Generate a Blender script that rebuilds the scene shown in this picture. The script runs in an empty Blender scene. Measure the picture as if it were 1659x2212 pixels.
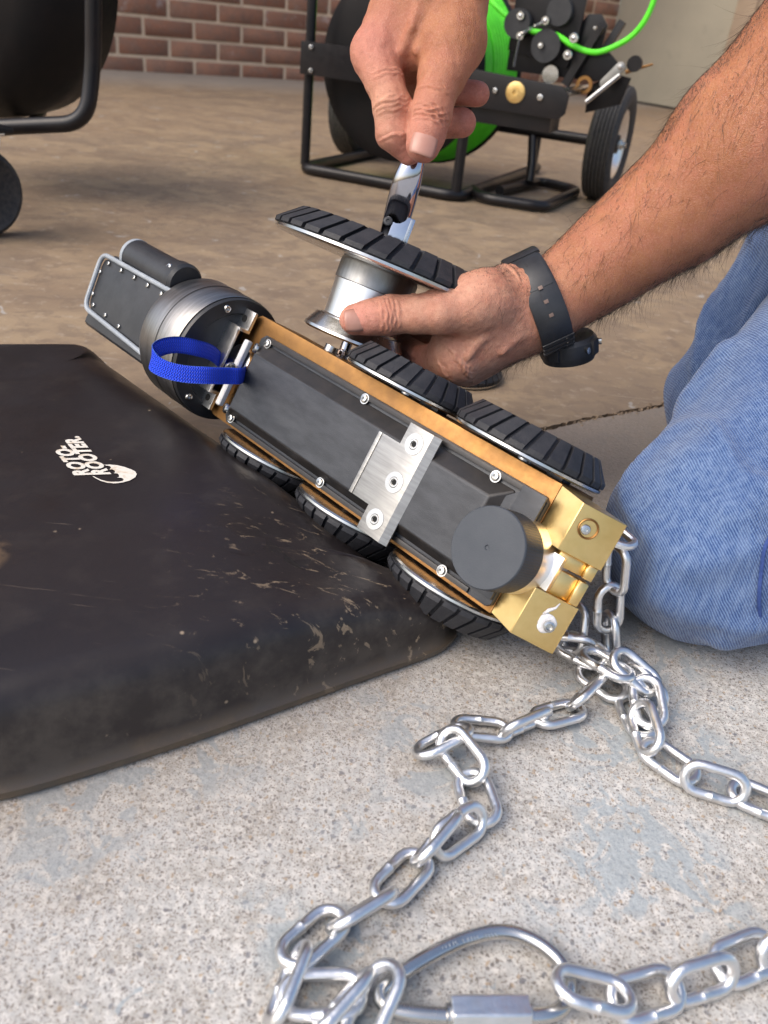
import bpy, bmesh, math, random
import numpy as np
from mathutils import Vector, Matrix
random.seed(7); rng = np.random.default_rng(7)
scene = bpy.context.scene
col = scene.collection
rad = math.radians

# ------------------------------------------------------------------ camera
# calibrated from the brick courses: 29 mm (35 mm equivalent), 0.336 m above the floor
PITCH, ROLL, CAMH = rad(30.89), rad(6.49), 0.336
cr, sr, cp, sp = math.cos(ROLL), math.sin(ROLL), math.cos(PITCH), math.sin(PITCH)
FW = np.array([0, cp, -sp])
RT = cr * np.array([1.0, 0, 0]) - sr * np.array([0, -sp, -cp])
DN = sr * np.array([1.0, 0, 0]) + cr * np.array([0, -sp, -cp])
CO = np.array([0, 0, CAMH])
FPX = 1972 * 1659 / 1836.0
def ray(x, y): return FW + RT * ((x - 829.5) / FPX) + DN * ((y - 1106) / FPX)
def W(x, y, z): return Vector(CO + ray(x, y) * z)             # survey point at depth z
def G(x, y, h=0.0):                                          # survey point at height h
    v = ray(x, y); return Vector(CO + v * ((h - CAMH) / v[2]))
cam = bpy.data.objects.new('camera', bpy.data.cameras.new('camera'))
col.objects.link(cam); scene.camera = cam
m = Matrix.Identity(4)
for i in range(3):
    m[i][0] = RT[i]; m[i][1] = -DN[i]; m[i][2] = -FW[i]; m[i][3] = CO[i]
cam.matrix_world = m
cam.data.sensor_fit = 'VERTICAL'; cam.data.sensor_height = 36; cam.data.sensor_width = 27
cam.data.lens = 29.0
cam.data.clip_start = 0.02; cam.data.clip_end = 400
cam.data.dof.use_dof = True; cam.data.dof.focus_distance = 0.56; cam.data.dof.aperture_fstop = 11.0

# ------------------------------------------------------------------ light
SUN_EL, SUN_AZ = 48, 238
w = bpy.data.worlds.new('World'); scene.world = w; w.use_nodes = True
nt = w.node_tree; bg = nt.nodes['Background']
sky = nt.nodes.new('ShaderNodeTexSky'); sky.sky_type = 'NISHITA'; sky.sun_disc = False
sky.sun_elevation = rad(SUN_EL); sky.sun_rotation = rad(SUN_AZ); sky.dust_density = 4.0; sky.air_density = 1.0; sky.ozone_density = 0.6
nt.links.new(sky.outputs[0], bg.inputs[0]); bg.inputs[1].default_value = 0.15
sl = bpy.data.lights.new('sun', 'SUN'); sl.energy = 1.0; sl.angle = rad(55); sl.color = (1.0, 0.975, 0.94)
sun = bpy.data.objects.new('sun', sl); col.objects.link(sun)
az = rad(SUN_AZ); el = rad(SUN_EL)
sd = Vector((math.sin(az) * math.cos(el), math.cos(az) * math.cos(el), math.sin(el)))
sun.rotation_euler = sd.to_track_quat('Z', 'Y').to_euler()
scene.view_settings.view_transform = 'Standard'; scene.view_settings.look = 'None'
scene.view_settings.gamma = 1; scene.view_settings.use_curve_mapping = False
scene.view_settings.exposure = 0.66
scene.cycles.max_bounces = 8; scene.cycles.diffuse_bounces = 4; scene.cycles.glossy_bounces = 4
scene.cycles.caustics_reflective = False; scene.cycles.caustics_refractive = False
scene.cycles.sample_clamp_indirect = 6

# ------------------------------------------------------------------ materials
def srgb(r, g, b):
    f = lambda c: (c / 255) / 12.92 if c / 255 <= .04045 else ((c / 255 + .055) / 1.055) ** 2.4
    return (f(r), f(g), f(b), 1)
class NT:
    def __init__(s, name):
        s.m = bpy.data.materials.new(name); s.m.use_nodes = True
        s.t = s.m.node_tree; s.p = s.t.nodes['Principled BSDF']
    def n(s, typ, ins=None, **kw):
        nd = s.t.nodes.new(typ)
        for k, v in kw.items(): setattr(nd, k, v)
        for k, v in (ins or {}).items(): s.set(nd.inputs[k], v)
        return nd
    def set(s, inp, v):
        if isinstance(v, bpy.types.NodeSocket): s.t.links.new(v, inp)
        elif isinstance(v, tuple) and len(v) == 3 and inp.type == 'RGBA': inp.default_value = (*v, 1)
        else: inp.default_value = v
    def P(s, **kw):
        for k, v in kw.items(): s.set(s.p.inputs[k.replace('_', ' ')], v)
    def coord(s, kind='Object'): return s.n('ShaderNodeTexCoord').outputs[kind]
    def mapping(s, vec, scale=(1, 1, 1), rot=(0, 0, 0), loc=(0, 0, 0)):
        return s.n('ShaderNodeMapping', {'Vector': vec, 'Scale': scale, 'Rotation': rot, 'Location': loc}).outputs[0]
    def noise(s, vec, scale, detail=3, rough=.55, dist=0, out='Fac'):
        return s.n('ShaderNodeTexNoise', {'Vector': vec, 'Scale': scale, 'Detail': detail, 'Roughness': rough, 'Distortion': dist}).outputs[out]
    def voro(s, vec, scale, feature='F1', out='Distance', rnd=1.0):
        return s.n('ShaderNodeTexVoronoi', {'Vector': vec, 'Scale': scale, 'Randomness': rnd}, feature=feature).outputs[out]
    def ramp(s, fac, stops, interp='LINEAR'):
        nd = s.n('ShaderNodeValToRGB', {'Fac': fac}); r = nd.color_ramp; r.interpolation = interp
        while len(r.elements) < len(stops): r.elements.new(0.5)
        for e, (p, c) in zip(r.elements, stops):
            e.position = p; e.color = c if isinstance(c, tuple) and len(c) == 4 else ((*c, 1) if isinstance(c, tuple) else (c, c, c, 1))
        return nd.outputs[0]
    def mix(s, fac, a, b, mode='MIX'):
        nd = s.n('ShaderNodeMix', data_type='RGBA', blend_type=mode)
        s.set(nd.inputs[0], fac); s.set(nd.inputs[6], a if not (isinstance(a, tuple) and len(a) == 3) else (*a, 1)); s.set(nd.inputs[7], b if not (isinstance(b, tuple) and len(b) == 3) else (*b, 1))
        return nd.outputs[2]
    def math(s, op, a, b=0.0, clamp=False):
        nd = s.n('ShaderNodeMath', operation=op, use_clamp=clamp); s.set(nd.inputs[0], a); s.set(nd.inputs[1], b); return nd.outputs[0]
    def bump(s, h, strength=.3, dist=.001, normal=None):
        nd = s.n('ShaderNodeBump', {'Height': h, 'Strength': strength, 'Distance': dist})
        if normal is not None: s.set(nd.inputs['Normal'], normal)
        s.set(s.p.inputs['Normal'], nd.outputs[0]); return nd.outputs[0]

def simple(name, c1, c2=None, rough=.5, metal=0, scale=60, var_rough=.12, bump=.15, bscale=None, bdist=.0004, spec=.5, coat=0, stretch=(1, 1, 1)):
    """worn surface: two tones broken up by noise, uneven gloss, fine relief"""
    t = NT(name); v = t.mapping(t.coord(), stretch)
    c2 = c2 or tuple(x * .75 for x in c1[:3])
    n1 = t.noise(v, scale, 5, .6); n2 = t.noise(v, scale * 3.7, 4, .6)
    f = t.ramp(n1, [(.35, 0.0), (.65, 1.0)])
    t.P(Base_Color=t.mix(f, c1, c2), Metallic=metal)
    r = t.math('MULTIPLY_ADD', n2, var_rough * 2); t.t.nodes[-1].inputs[2].default_value = rough - var_rough
    t.P(Roughness=r); t.p.inputs['Specular IOR Level'].default_value = spec
    if coat: t.P(Coat_Weight=coat, Coat_Roughness=.15)
    t.bump(t.noise(v, bscale or scale * 8, 3, .6), bump, bdist)
    return t.m

MAT = {}
MAT['black_plastic'] = simple('black_plastic', (.018, .019, .022), (.03, .031, .034), .42, scale=50)
MAT['black_paint'] = simple('black_paint', (.008, .008, .010), (.014, .012, .013), .34, scale=25, spec=.35, bscale=90, bump=.1)
MAT['cover_black'] = simple('cover_black', (.019, .022, .028), (.040, .044, .052), .42, scale=45, stretch=(1, 3, 1), bscale=900, bump=.35)
MAT['ridge_black'] = simple('ridge_black', (.016, .015, .015), (.028, .024, .022), .4, scale=80, bscale=900)
MAT['knob_black'] = simple('knob_black', (.036, .044, .056), (.046, .054, .066), .55, scale=30, bscale=1200, bump=.2)
MAT['rubber'] = simple('rubber', (.015, .016, .020), (.028, .028, .032), .6, scale=120, bscale=700, bump=.5)
MAT['rubber_dusty'] = simple('rubber_dusty', (.026, .027, .03), (.06, .055, .05), .72, scale=160, bscale=800, bump=.6)
MAT['steel'] = simple('steel', (.62, .62, .61), (.5, .49, .47), .24, 1, scale=40, bscale=300, bump=.08)
MAT['steel_brushed'] = simple('steel_brushed', (.40, .395, .38), (.30, .295, .285), .36, 1, scale=30, stretch=(1, 14, 1), bscale=700, bump=.25)
MAT['steel_drum'] = simple('steel_drum', (.36, .35, .34), (.24, .23, .22), .36, 1, scale=25, stretch=(12, 1, 1), bscale=500, bump=.15)
MAT['zinc'] = simple('zinc', (.86, .86, .87), (.74, .74, .73), .33, 1, scale=90, bscale=350, bump=.4, bdist=.0005)
MAT['alu'] = simple('alu', (.84, .84, .83), (.74, .73, .72), .32, 1, scale=30, bscale=600, bump=.06)
MAT['chrome_dark'] = simple('chrome_dark', (.52, .53, .58), (.44, .45, .50), .10, 1, scale=30, var_rough=.03, bump=.05)
MAT['brass'] = simple('brass', (.86, .62, .27), (.76, .52, .20), .33, 1, scale=45, stretch=(1, 1, 1), bscale=700, bump=.12)
MAT['brass_dull'] = simple('brass_dull', (.38, .20, .07), (.28, .15, .06), .48, 1, scale=60, bscale=500, bump=.2)
MAT['drum_black'] = simple('drum_black', (.007, .007, .008), (.012, .010, .010), .5, scale=14, spec=.2, bscale=60, bump=.2)
MAT['strap_hole'] = simple('strap_hole', (.22, .15, .12))
MAT['grey_paint'] = simple('grey_paint', (.34, .37, .40), (.28, .31, .34), .45, scale=60)
MAT['white_plastic'] = simple('white_plastic', (.78, .77, .76), (.68, .67, .66), .35, scale=60)
MAT['grease_white'] = simple('grease_white', (.85, .83, .82), (.75, .74, .75), .3, scale=300, bscale=500, bump=.6, bdist=.001)
MAT['cable_green'] = simple('cable_green', (.13, .88, .03), (.09, .72, .02), .42, scale=30)
MAT['hole_shade_black'] = simple('hole_shade_black', (.006, .006, .006), rough=.8)  # near-black that paints the shade inside small holes
MAT['mortar'] = simple('mortar', (.70, .55, .39), (.60, .46, .32), .9, scale=25, bscale=120, bump=.6, bdist=.003)
MAT['nail'] = simple('nail', (.42, .205, .155), (.47, .25, .19), .34, scale=90, stretch=(1, 1, 1), bump=.05)

# ------------------------------------------------------------------ mesh kit
class B:
    """collects shapes, then becomes one mesh"""
    def __init__(s): s.v = []; s.f = []
    def add(s, vs, fs):
        o = len(s.v); s.v += [Vector(q) for q in vs]; s.f += [tuple(i + o for i in f) for f in fs]; return s
    def box(s, a, b, M_=None, bev=0.0, seg=2):
        bm = bmesh.new(); bmesh.ops.create_cube(bm, size=1)
        a, b = Vector(a), Vector(b); c = (a + b) / 2; d = b - a
        for q in bm.verts: q.co = Vector((q.co.x * d.x, q.co.y * d.y, q.co.z * d.z)) + c
        if bev: bmesh.ops.bevel(bm, geom=bm.edges[:], offset=bev, segments=seg, affect='EDGES', profile=.7)
        return s.bm(bm, M_)
    def bm(s, bm, M_=None):
        bm.verts.ensure_lookup_table(); bm.verts.index_update()
        s.add([(M_ @ q.co if M_ else q.co.copy()) for q in bm.verts], [[q.index for q in f.verts] for f in bm.faces]); bm.free(); return s
    def prism(s, poly, z0, z1, M_=None, bev=0.0, seg=2):
        bm = bmesh.new(); lo = [bm.verts.new((x, y, z0)) for x, y in poly]; f = bm.faces.new(lo)
        r = bmesh.ops.extrude_face_region(bm, geom=[f]); 
        for q in r['geom']:
            if isinstance(q, bmesh.types.BMVert): q.co.z = z1
        bmesh.ops.recalc_face_normals(bm, faces=bm.faces[:])
        if bev: bmesh.ops.bevel(bm, geom=bm.edges[:], offset=bev, segments=seg, affect='EDGES', profile=.7)
        return s.bm(bm, M_)
    def lathe(s, prof, n=32, M_=None, caps=True):
        vs = []; fs = []; k = len(prof)
        for i in range(n):
            a = 2 * math.pi * i / n
            for r, z in prof: vs.append(Vector((r * math.cos(a), r * math.sin(a), z)))
        for i in range(n):
            j = (i + 1) % n
            for q in range(k - 1): fs.append((i * k + q, j * k + q, j * k + q + 1, i * k + q + 1))
        if caps:
            if prof[0][0] > 1e-6: fs.append(tuple(i * k for i in reversed(range(n))))
            if prof[-1][0] > 1e-6: fs.append(tuple(i * k + k - 1 for i in range(n)))
        if M_: vs = [M_ @ q for q in vs]
        return s.add(vs, fs)
    def tube(s, path, r, n=10, closed=False, rx=1.0, up=None):
        P_ = [Vector(q) for q in path]; k = len(P_); R = r if hasattr(r, '__len__') else [r] * k
        T = []
        for i in range(k):
            a = P_[(i - 1) % k] if (closed or i > 0) else P_[i]; b = P_[(i + 1) % k] if (closed or i < k - 1) else P_[i]
            T.append((b - a).normalized())
        nn = Vector(up) if up is not None else (T[0].orthogonal())
        vs = []; fs = []
        for i in range(k):
            nn = (nn - T[i] * nn.dot(T[i])).normalized(); bb = T[i].cross(nn)
            for j in range(n):
                a = 2 * math.pi * j / n; vs.append(P_[i] + nn * (R[i] * rx * math.cos(a)) + bb * (R[i] * math.sin(a)))
        for i in range(k if closed else k - 1):
            q = (i + 1) % k
            for j in range(n): fs.append((i * n + j, i * n + (j + 1) % n, q * n + (j + 1) % n, q * n + j))
        if not closed: fs.append(tuple(reversed(range(n)))); fs.append(tuple((k - 1) * n + j for j in range(n)))
        return s.add(vs, fs)
    def mesh(s, name, m, smooth=35):
        me = bpy.data.meshes.new(name); me.from_pydata([tuple(q) for q in s.v], [], s.f); me.update()
        bm = bmesh.new(); bm.from_mesh(me); bmesh.ops.recalc_face_normals(bm, faces=bm.faces[:]); bm.to_mesh(me); bm.free()
        for q in me.polygons: q.use_smooth = True
        if smooth: me.set_sharp_from_angle(angle=rad(smooth))
        me.materials.append(MAT[m] if isinstance(m, str) else m); return me
def link(name, me, parent=None, mw=None):
    o = bpy.data.objects.new(name, me); col.objects.link(o)
    if parent is not None: o.parent = parent
    if mw is not None: o.matrix_local = mw
    return o
def part(name, b, m, parent, smooth=35, label=None, kind=None, mw=None):
    o = link(name, b.mesh(name, m, smooth) if isinstance(b, B) else b, parent, mw)
    if label: o['label'] = label
    if kind: o['kind'] = kind
    return o
def thing(name, label, cat, mw=None, group=None):
    o = bpy.data.objects.new(name, None); col.objects.link(o); o.empty_display_size = .02
    if mw is not None: o.matrix_world = mw
    o['label'] = label; o['category'] = cat
    if group: o['group'] = group
    return o
def struct(name, b, m, smooth=35):
    o = link(name, b.mesh(name, m, smooth)); o['kind'] = 'structure'; return o
def frame(o, x, y, z):
    mm = Matrix.Identity(4)
    for i in range(3): mm[i][0] = x[i]; mm[i][1] = y[i]; mm[i][2] = z[i]; mm[i][3] = o[i]
    return mm
def axis_frame(o, z, xh=(1, 0, 0)):
    z = Vector(z).normalized(); x = Vector(xh); x = (x - z * x.dot(z)).normalized(); y = z.cross(x); return frame(Vector(o), x, y, z)
def T(x, y, z): return Matrix.Translation((x, y, z))
def smooth_path(pts, k=6, closed=False):
    P_ = [Vector(q) for q in pts]; n = len(P_); out = []
    for i in range(n if closed else n - 1):
        if closed: a, b, c, d = P_[(i - 1) % n], P_[i], P_[(i + 1) % n], P_[(i + 2) % n]
        else: a, b, c, d = P_[max(i - 1, 0)], P_[i], P_[i + 1], P_[min(i + 2, n - 1)]
        for j in range(k):
            t = j / k; out.append(.5 * ((2 * b) + (c - a) * t + (2 * a - 5 * b + 4 * c - d) * t * t + (3 * b - a - 3 * c + d) * t ** 3))
    if not closed: out.append(P_[-1])
    return out
def fillet(pts, r, k=6):
    """polyline with rounded corners"""
    P_ = [Vector(q) for q in pts]; out = [P_[0]]
    for i in range(1, len(P_) - 1):
        a, b, c = P_[i - 1], P_[i], P_[i + 1]; u = (a - b); v = (c - b); rr = min(r, u.length * .49, v.length * .49); u.normalize(); v.normalize()
        for j in range(k + 1):
            t = j / k; out.append((b + u * rr) * (1 - t) ** 2 + b * 2 * t * (1 - t) + (b + v * rr) * t * t)
    out.append(P_[-1]); return out
def screw_head(b, M_, r=.003, h=.0015):
    """socket button head: dome with a hexagonal recess"""
    b.lathe([(r, 0), (r, h * .4), (r * .85, h * .85), (r * .5, h), (r * .42, h), (r * .42, h * .3), (0, h * .3)], 12, M_, caps=False)

# ------------------------------------------------------------------ ground
LA = Vector((.152, .759, 0)); LD = Vector((.822, .570, 0)).normalized(); LN = Vector((-LD.y, LD.x, 0))
def m_apron():
    t = NT('apron_concrete'); v = t.coord()
    big = t.noise(v, 5, 4, .6); med = t.noise(v, 38, 5, .65); fine = t.noise(v, 420, 4, .7)
    base = t.mix(t.ramp(big, [(.35, 0.0), (.65, 1.0)]), (.46, .445, .41), (.56, .56, .545))
    base = t.mix(t.ramp(med, [(.42, 0.0), (.62, 1.0)]), base, (.41, .385, .345))
    base = t.mix(t.ramp(t.noise(v, 210, 3, .6), [(.45, 0.0), (.62, .75)]), base, (.66, .63, .58))
    # grit: dark and brown sand grains of several sizes
    vv = t.n('ShaderNodeMix', {0: .004, }, data_type='VECTOR').outputs[1]
    vd = t.n('ShaderNodeVectorMath', {0: v, 1: t.n('ShaderNodeVectorMath', {0: t.noise(v, 300, 2, .5, out='Color'), 1: (.0035, .0035, .0035)}, operation='MULTIPLY').outputs[0]}, operation='ADD').outputs[0]
    for sc, thr, sel, c in ((420, .32, .68, (.14, .125, .12)), (800, .38, .58, (.22, .185, .15)), (210, .26, .82, (.17, .17, .185)), (300, .3, .80, (.40, .30, .20)), (1100, .42, .55, (.2, .17, .15))):
        d = t.voro(vd, sc); c_ = t.n('ShaderNodeSeparateColor', {0: t.voro(vd, sc, out='Color')}).outputs[0]
        mk = t.math('MULTIPLY', t.ramp(d, [(thr - .07, 1.0), (thr + .05, 0.0)]), t.ramp(c_, [(sel, 0.0), (sel + .03, 1.0)]))
        base = t.mix(t.math('MULTIPLY', mk, .8), base, c)
    # blue-grey flaked patches of old coating
    pn = t.math('MULTIPLY', t.ramp(t.noise(v, 9, 2, .5), [(.47, 0.0), (.55, 1.0)]), t.ramp(t.noise(v, 48, 5, .62, 1.2), [(.50, 0.0), (.54, 1.0)]))
    pn2 = t.ramp(t.noise(v, 75, 4, .6, .8), [(.665, 0.0), (.685, 1.0)])
    pm = t.math('MAXIMUM', pn, pn2)
    base = t.mix(t.math('MULTIPLY', pm, .72), base, t.mix(fine, (.27, .32, .35), (.38, .42, .43)))
    # rust specks and white scuffs
    base = t.mix(t.ramp(t.noise(v, 33, 3, .5, 2), [(.735, 0.0), (.76, .8)]), base, (.42, .22, .10))
    base = t.mix(t.ramp(t.noise(t.mapping(v, (60, 14, 1), (0, 0, .5)), 1, 4, .7), [(.66, 0.0), (.8, .45)]), base, (.74, .73, .72))
    # towards the joint the slab turns brown, with shade there darkened into the colour
    dn_ = t.n('ShaderNodeVectorMath', {0: v, 1: tuple(LN)}, operation='DOT_PRODUCT').outputs['Value']
    dist = t.math('SUBTRACT', dn_, LA.dot(LN)); dist = t.math('ADD', dist, t.math('MULTIPLY', t.math('SUBTRACT', big, .5), .22))
    mr = t.n('ShaderNodeMapRange', {0: dist, 1: -.36, 2: -.09}).outputs[0]
    base = t.mix(t.math('MULTIPLY', mr, .85), base, t.mix(med, (.165, .125, .095), (.27, .22, .175)))
    t.P(Base_Color=base, Roughness=.85); t.p.inputs['Specular IOR Level'].default_value = .25
    h = t.math('ADD', t.math('MULTIPLY', fine, .5), t.math('ADD', t.math('MULTIPLY', t.noise(v, 150, 3, .6), .6), t.math('MULTIPLY', t.voro(v, 330), -.5)))
    t.bump(h, .55, .0012); return t.m
def m_garage():
    t = NT('garage_concrete'); v = t.coord()
    a = t.noise(v, 1.6, 5, .62, .6); b = t.noise(v, 7, 6, .62, .8); c = t.noise(t.mapping(v, (5, 26, 1), (0, 0, .25)), 1, 5, .65); f = t.noise(v, 160, 4, .6)
    base = t.mix(t.ramp(a, [(.35, 0.0), (.62, 1.0)]), (.290, .200, .118), (.225, .168, .115))
    base = t.mix(t.ramp(b, [(.42, 0.0), (.58, .9)]), base, (.345, .25, .15))
    base = t.mix(t.ramp(t.noise(v, 26, 5, .68, .5), [(.48, 0.0), (.60, .55)]), base, (.155, .11, .077))
    base = t.mix(t.ramp(t.noise(v, 60, 4, .65, .3), [(.58, 0.0), (.66, .5)]), base, (.43, .35, .26))
    base = t.mix(t.ramp(c, [(.45, 0.0), (.75, .55)]), base, (.19, .137, .093))
    base = t.mix(t.ramp(t.noise(t.mapping(v, (9, 60, 1), (0, 0, .3)), 1, 4, .7, .4), [(.63, 0.0), (.74, .55)]), base, (.46, .39, .31))
    base = t.mix(t.ramp(t.noise(v, 22, 4, .55, .8), [(.665, 0.0), (.69, .6)]), base, (.46, .45, .42))
    base = t.mix(t.ramp(t.noise(v, 30, 4, .6, .4), [(.70, 0.0), (.73, .6)]), base, (.17, .14, .12))
    base = t.mix(t.math('MULTIPLY', f, .35), base, (.23, .18, .14))
    # pale cement band along the foot of the brick wall
    wv = Vector((-0.6437, .7653, 0)); d = t.math('SUBTRACT', t.n('ShaderNodeVectorMath', {0: v, 1: tuple(wv)}, operation='DOT_PRODUCT').outputs['Value'], Vector((-1.451, 4.251, 0)).dot(wv))
    d = t.math('ADD', d, t.math('MULTIPLY', t.math('SUBTRACT', b, .5), .5))
    base = t.mix(t.n('ShaderNodeMapRange', {0: d, 1: -.75, 2: -.30, 4: .75}).outputs[0], base, t.mix(b, (.30, .27, .23), (.38, .34, .29)))
    t.P(Base_Color=base, Roughness=t.ramp(b, [(.3, .5), (.7, .75)])); t.p.inputs['Specular IOR Level'].default_value = .35
    t.bump(t.math('ADD', f, t.math('MULTIPLY', b, 1.5)), .35, .0012); return t.m
def m_earth():
    t = NT('joint_dirt'); v = t.coord(); t.P(Base_Color=t.mix(t.noise(v, 200, 4), (.05, .04, .03), (.16, .12, .09)), Roughness=.95); t.bump(t.noise(v, 300, 3), .8, .002); return t.m
M_AP, M_GA, M_EA = m_apron(), m_garage(), m_earth()
edge = []
s_ = -14.0
while s_ < 14.0:
    near = abs(s_ - .15) < 1.2; w1 = .0022 * math.sin(s_ * 9) + .0012 * math.sin(s_ * 31)
    edge.append((s_, w1 + random.uniform(-.0013, .0013), .0035 + .0025 * math.sin(s_ * 17 + 1) + random.uniform(-.001, .0022) + (.003 if math.sin(s_ * 7.3) > .7 else 0)))
    s_ += .005 if near else .1
def slab(name, side, m):
    b = B(); top = [LA + LD * s + LN * (o + side * max(g, .0008) / 2) for s, o, g in edge]
    far = [LA + LD * s + LN * (side * 16.0) for s, o, g in edge]; k = len(top)
    vs = [(q.x, q.y, 0) for q in top] + [(q.x, q.y, 0) for q in far] + [(q.x, q.y, -.05) for q in top]
    fs = [(i, i + 1, k + i + 1, k + i) for i in range(k - 1)] + [(i, i + 1, 2 * k + i + 1, 2 * k + i) for i in range(k - 1)]
    b.add(vs, fs); o = struct(name, b, m, 30); return o
slab('driveway', -1, M_AP); slab('garage_floor', 1, M_GA)
b = B(); b.add([(-60, -60, -.012), (60, -60, -.012), (60, 60, -.012), (-60, 60, -.012)], [(0, 1, 2, 3)]); struct('ground', b, M_EA)
b = B()   # broken crumbs lying in the joint
for i in range(150):
    s0 = random.gauss(.12, .14); o = random.gauss(0, .003); r = random.uniform(.0008, .0026); c = LA + LD * s0 + LN * o
    bm = bmesh.new(); bmesh.ops.create_icosphere(bm, subdivisions=1, radius=r)
    for q in bm.verts: q.co = q.co * random.uniform(.6, 1.2) + Vector((c.x, c.y, random.uniform(-.004, .001)))
    b.bm(bm)
o = link('joint_crumbs', b.mesh('joint_crumbs', M_GA, 0)); o['kind'] = 'stuff'

# ------------------------------------------------------------------ brick wall
WO = Vector((-1.451, 4.251, 0)); WU = Vector((.7653, .6437, 0)); WN = Vector((.6437, -.7653, 0))   # WN faces the camera
BL, BH, JT = .2540, .0820, .0145
def m_brick():
    t = NT('fired_brick'); v = t.coord(); oi = t.n('ShaderNodeObjectInfo').outputs['Random']
    vv = t.n('ShaderNodeVectorMath', {0: v, 1: t.n('ShaderNodeCombineXYZ', {0: t.math('MULTIPLY', oi, 30.0), 1: t.math('MULTIPLY', oi, 17.0), 2: 0.0}).outputs[0]}, operation='ADD').outputs[0]
    n1 = t.noise(vv, 22, 5, .65); n2 = t.noise(vv, 90, 4, .7)
    c = t.mix(t.ramp(oi, [(0.0, 0.0), (1.0, 1.0)]), (.27, .125, .080), (.34, .175, .115))
    c = t.mix(t.ramp(n1, [(.4, 0.0), (.65, .7)]), c, (.20, .135, .105))
    c = t.mix(t.ramp(n2, [(.5, 0.0), (.75, .6)]), c, (.36, .22, .16))
    c = t.mix(t.math('MULTIPLY', t.ramp(t.noise(vv, 9, 4, .7), [(.55, 0.0), (.68, .6)]), t.ramp(t.math('FRACT', t.math('MULTIPLY', oi, 7.0)), [(.55, 0.0), (.6, 1.0)])), c, (.42, .36, .33))
    t.P(Base_Color=c, Roughness=.88); t.p.inputs['Specular IOR Level'].default_value = .2
    t.bump(t.math('ADD', n1, t.math('MULTIPLY', n2, .6)), .6, .003); return t.m
M_BR = m_brick(); MAT['brick'] = M_BR
def brick_mesh(L, seed):
    r_ = random.Random(seed); bm = bmesh.new(); bmesh.ops.create_cube(bm, size=1)
    for q in bm.verts: q.co = Vector((q.co.x * (L - JT), q.co.y * .09, q.co.z * (BH - JT + .002)))
    bmesh.ops.bevel(bm, geom=bm.edges[:], offset=.004, segments=1, affect='EDGES')
    for q in bm.verts: q.co += Vector((r_.uniform(-1, 1), r_.uniform(-.6, .6), r_.uniform(-1, 1))) * .0013
    bb = B(); bb.bm(bm); return bb.mesh('brick', M_BR, 60)
SC = 3.42   # where the brick ends and the painted side wall begins
wallM = frame(WO, WU, -WN, Vector((0, 0, 1)))
wall = thing('brick_wall', 'brown brick wall with pale mortar joints at the back', 'wall', wallM)
bms = [brick_mesh(BL, i) for i in range(5)]
S0 = -2.4
part('mortar', B().box((S0, .0045, -.05), (SC, .11, 2.62)), 'mortar', wall)
nrow = 13; rest = B(); cnt = 0
for k in range(0, 32):
    z = -.0205 + BH * (k + .5); off = .5 if k % 2 == 0 else 0.0
    n0 = math.ceil(S0 / BL - off)
    i = n0
    while True:
        s0 = (i + off) * BL; s1 = s0 + BL
        if s0 > SC - .03: break
        if z + BH / 2 > 2.6: break
        full = s1 <= SC
        L = BL if full else SC - s0 + JT / 2
        c = s0 + L / 2
        if k < nrow:
            me = bms[rng.integers(5)] if full else brick_mesh(L, i + k)
            o = link('brick', me, wall, T(c, .045 + random.uniform(-.0015, .0015), z) @ Matrix.Rotation(random.uniform(-.004, .004), 4, 'Y'))
        else:
            rest.box((c - (L - JT) / 2, 0, z - (BH - JT) / 2), (c + (L - JT) / 2, .09, z + (BH - JT) / 2))
        i += 1
part('upper_bricks', rest, 'brick', wall, kind='stuff')
# ------------------------------------------------------------------ painted side wall (perpendicular)
def m_paint():
    t = NT('scuffed_beige_paint'); v = t.coord(); a = t.noise(v, 2.2, 5, .6); b_ = t.noise(v, 12, 5, .65)
    c = t.mix(t.ramp(a, [(.35, 0.0), (.65, 1.0)]), (.47, .43, .33), (.40, .365, .285))
    c = t.mix(t.ramp(b_, [(.58, 0.0), (.72, .45)]), c, (.33, .29, .23))
    c = t.mix(t.ramp(t.noise(t.mapping(v, (14, 14, 2.5)), 1, 5, .6), [(.68, 0.0), (.76, .7)]), c, (.2, .17, .14))
    t.P(Base_Color=c, Roughness=.6); t.bump(b_, .15, .003); return t.m
M_PA = m_paint(); MAT['beige'] = M_PA
MAT['trim'] = simple('brown_beige_trim', (.43, .33, .235), (.36, .275, .20), .6, scale=8, bscale=60, bump=.1)
CN = WO + WU * SC
doorM = frame(CN, WN, WU, Vector((0, 0, 1)))     # x runs towards the camera side, y into the wall
side = thing('side_wall', 'scuffed beige painted side panel to the right of the bricks', 'wall', doorM)
SPL = .87
part('panel', B().box((.0, .0, .012), (SPL, .05, 2.62), bev=.002), 'beige', side)
part('trim_board', B().box((SPL + .002, -.016, .006), (SPL + .13, .05, 2.62), bev=.003), 'trim', side)
part('trim_panel', B().box((SPL + .132, -.004, .006), (4.2, .05, 2.62), bev=.003), 'trim', side)
part('bottom_seal', B().box((0, -.006, .0005), (SPL, .02, .011)), 'ridge_black', side)
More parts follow.
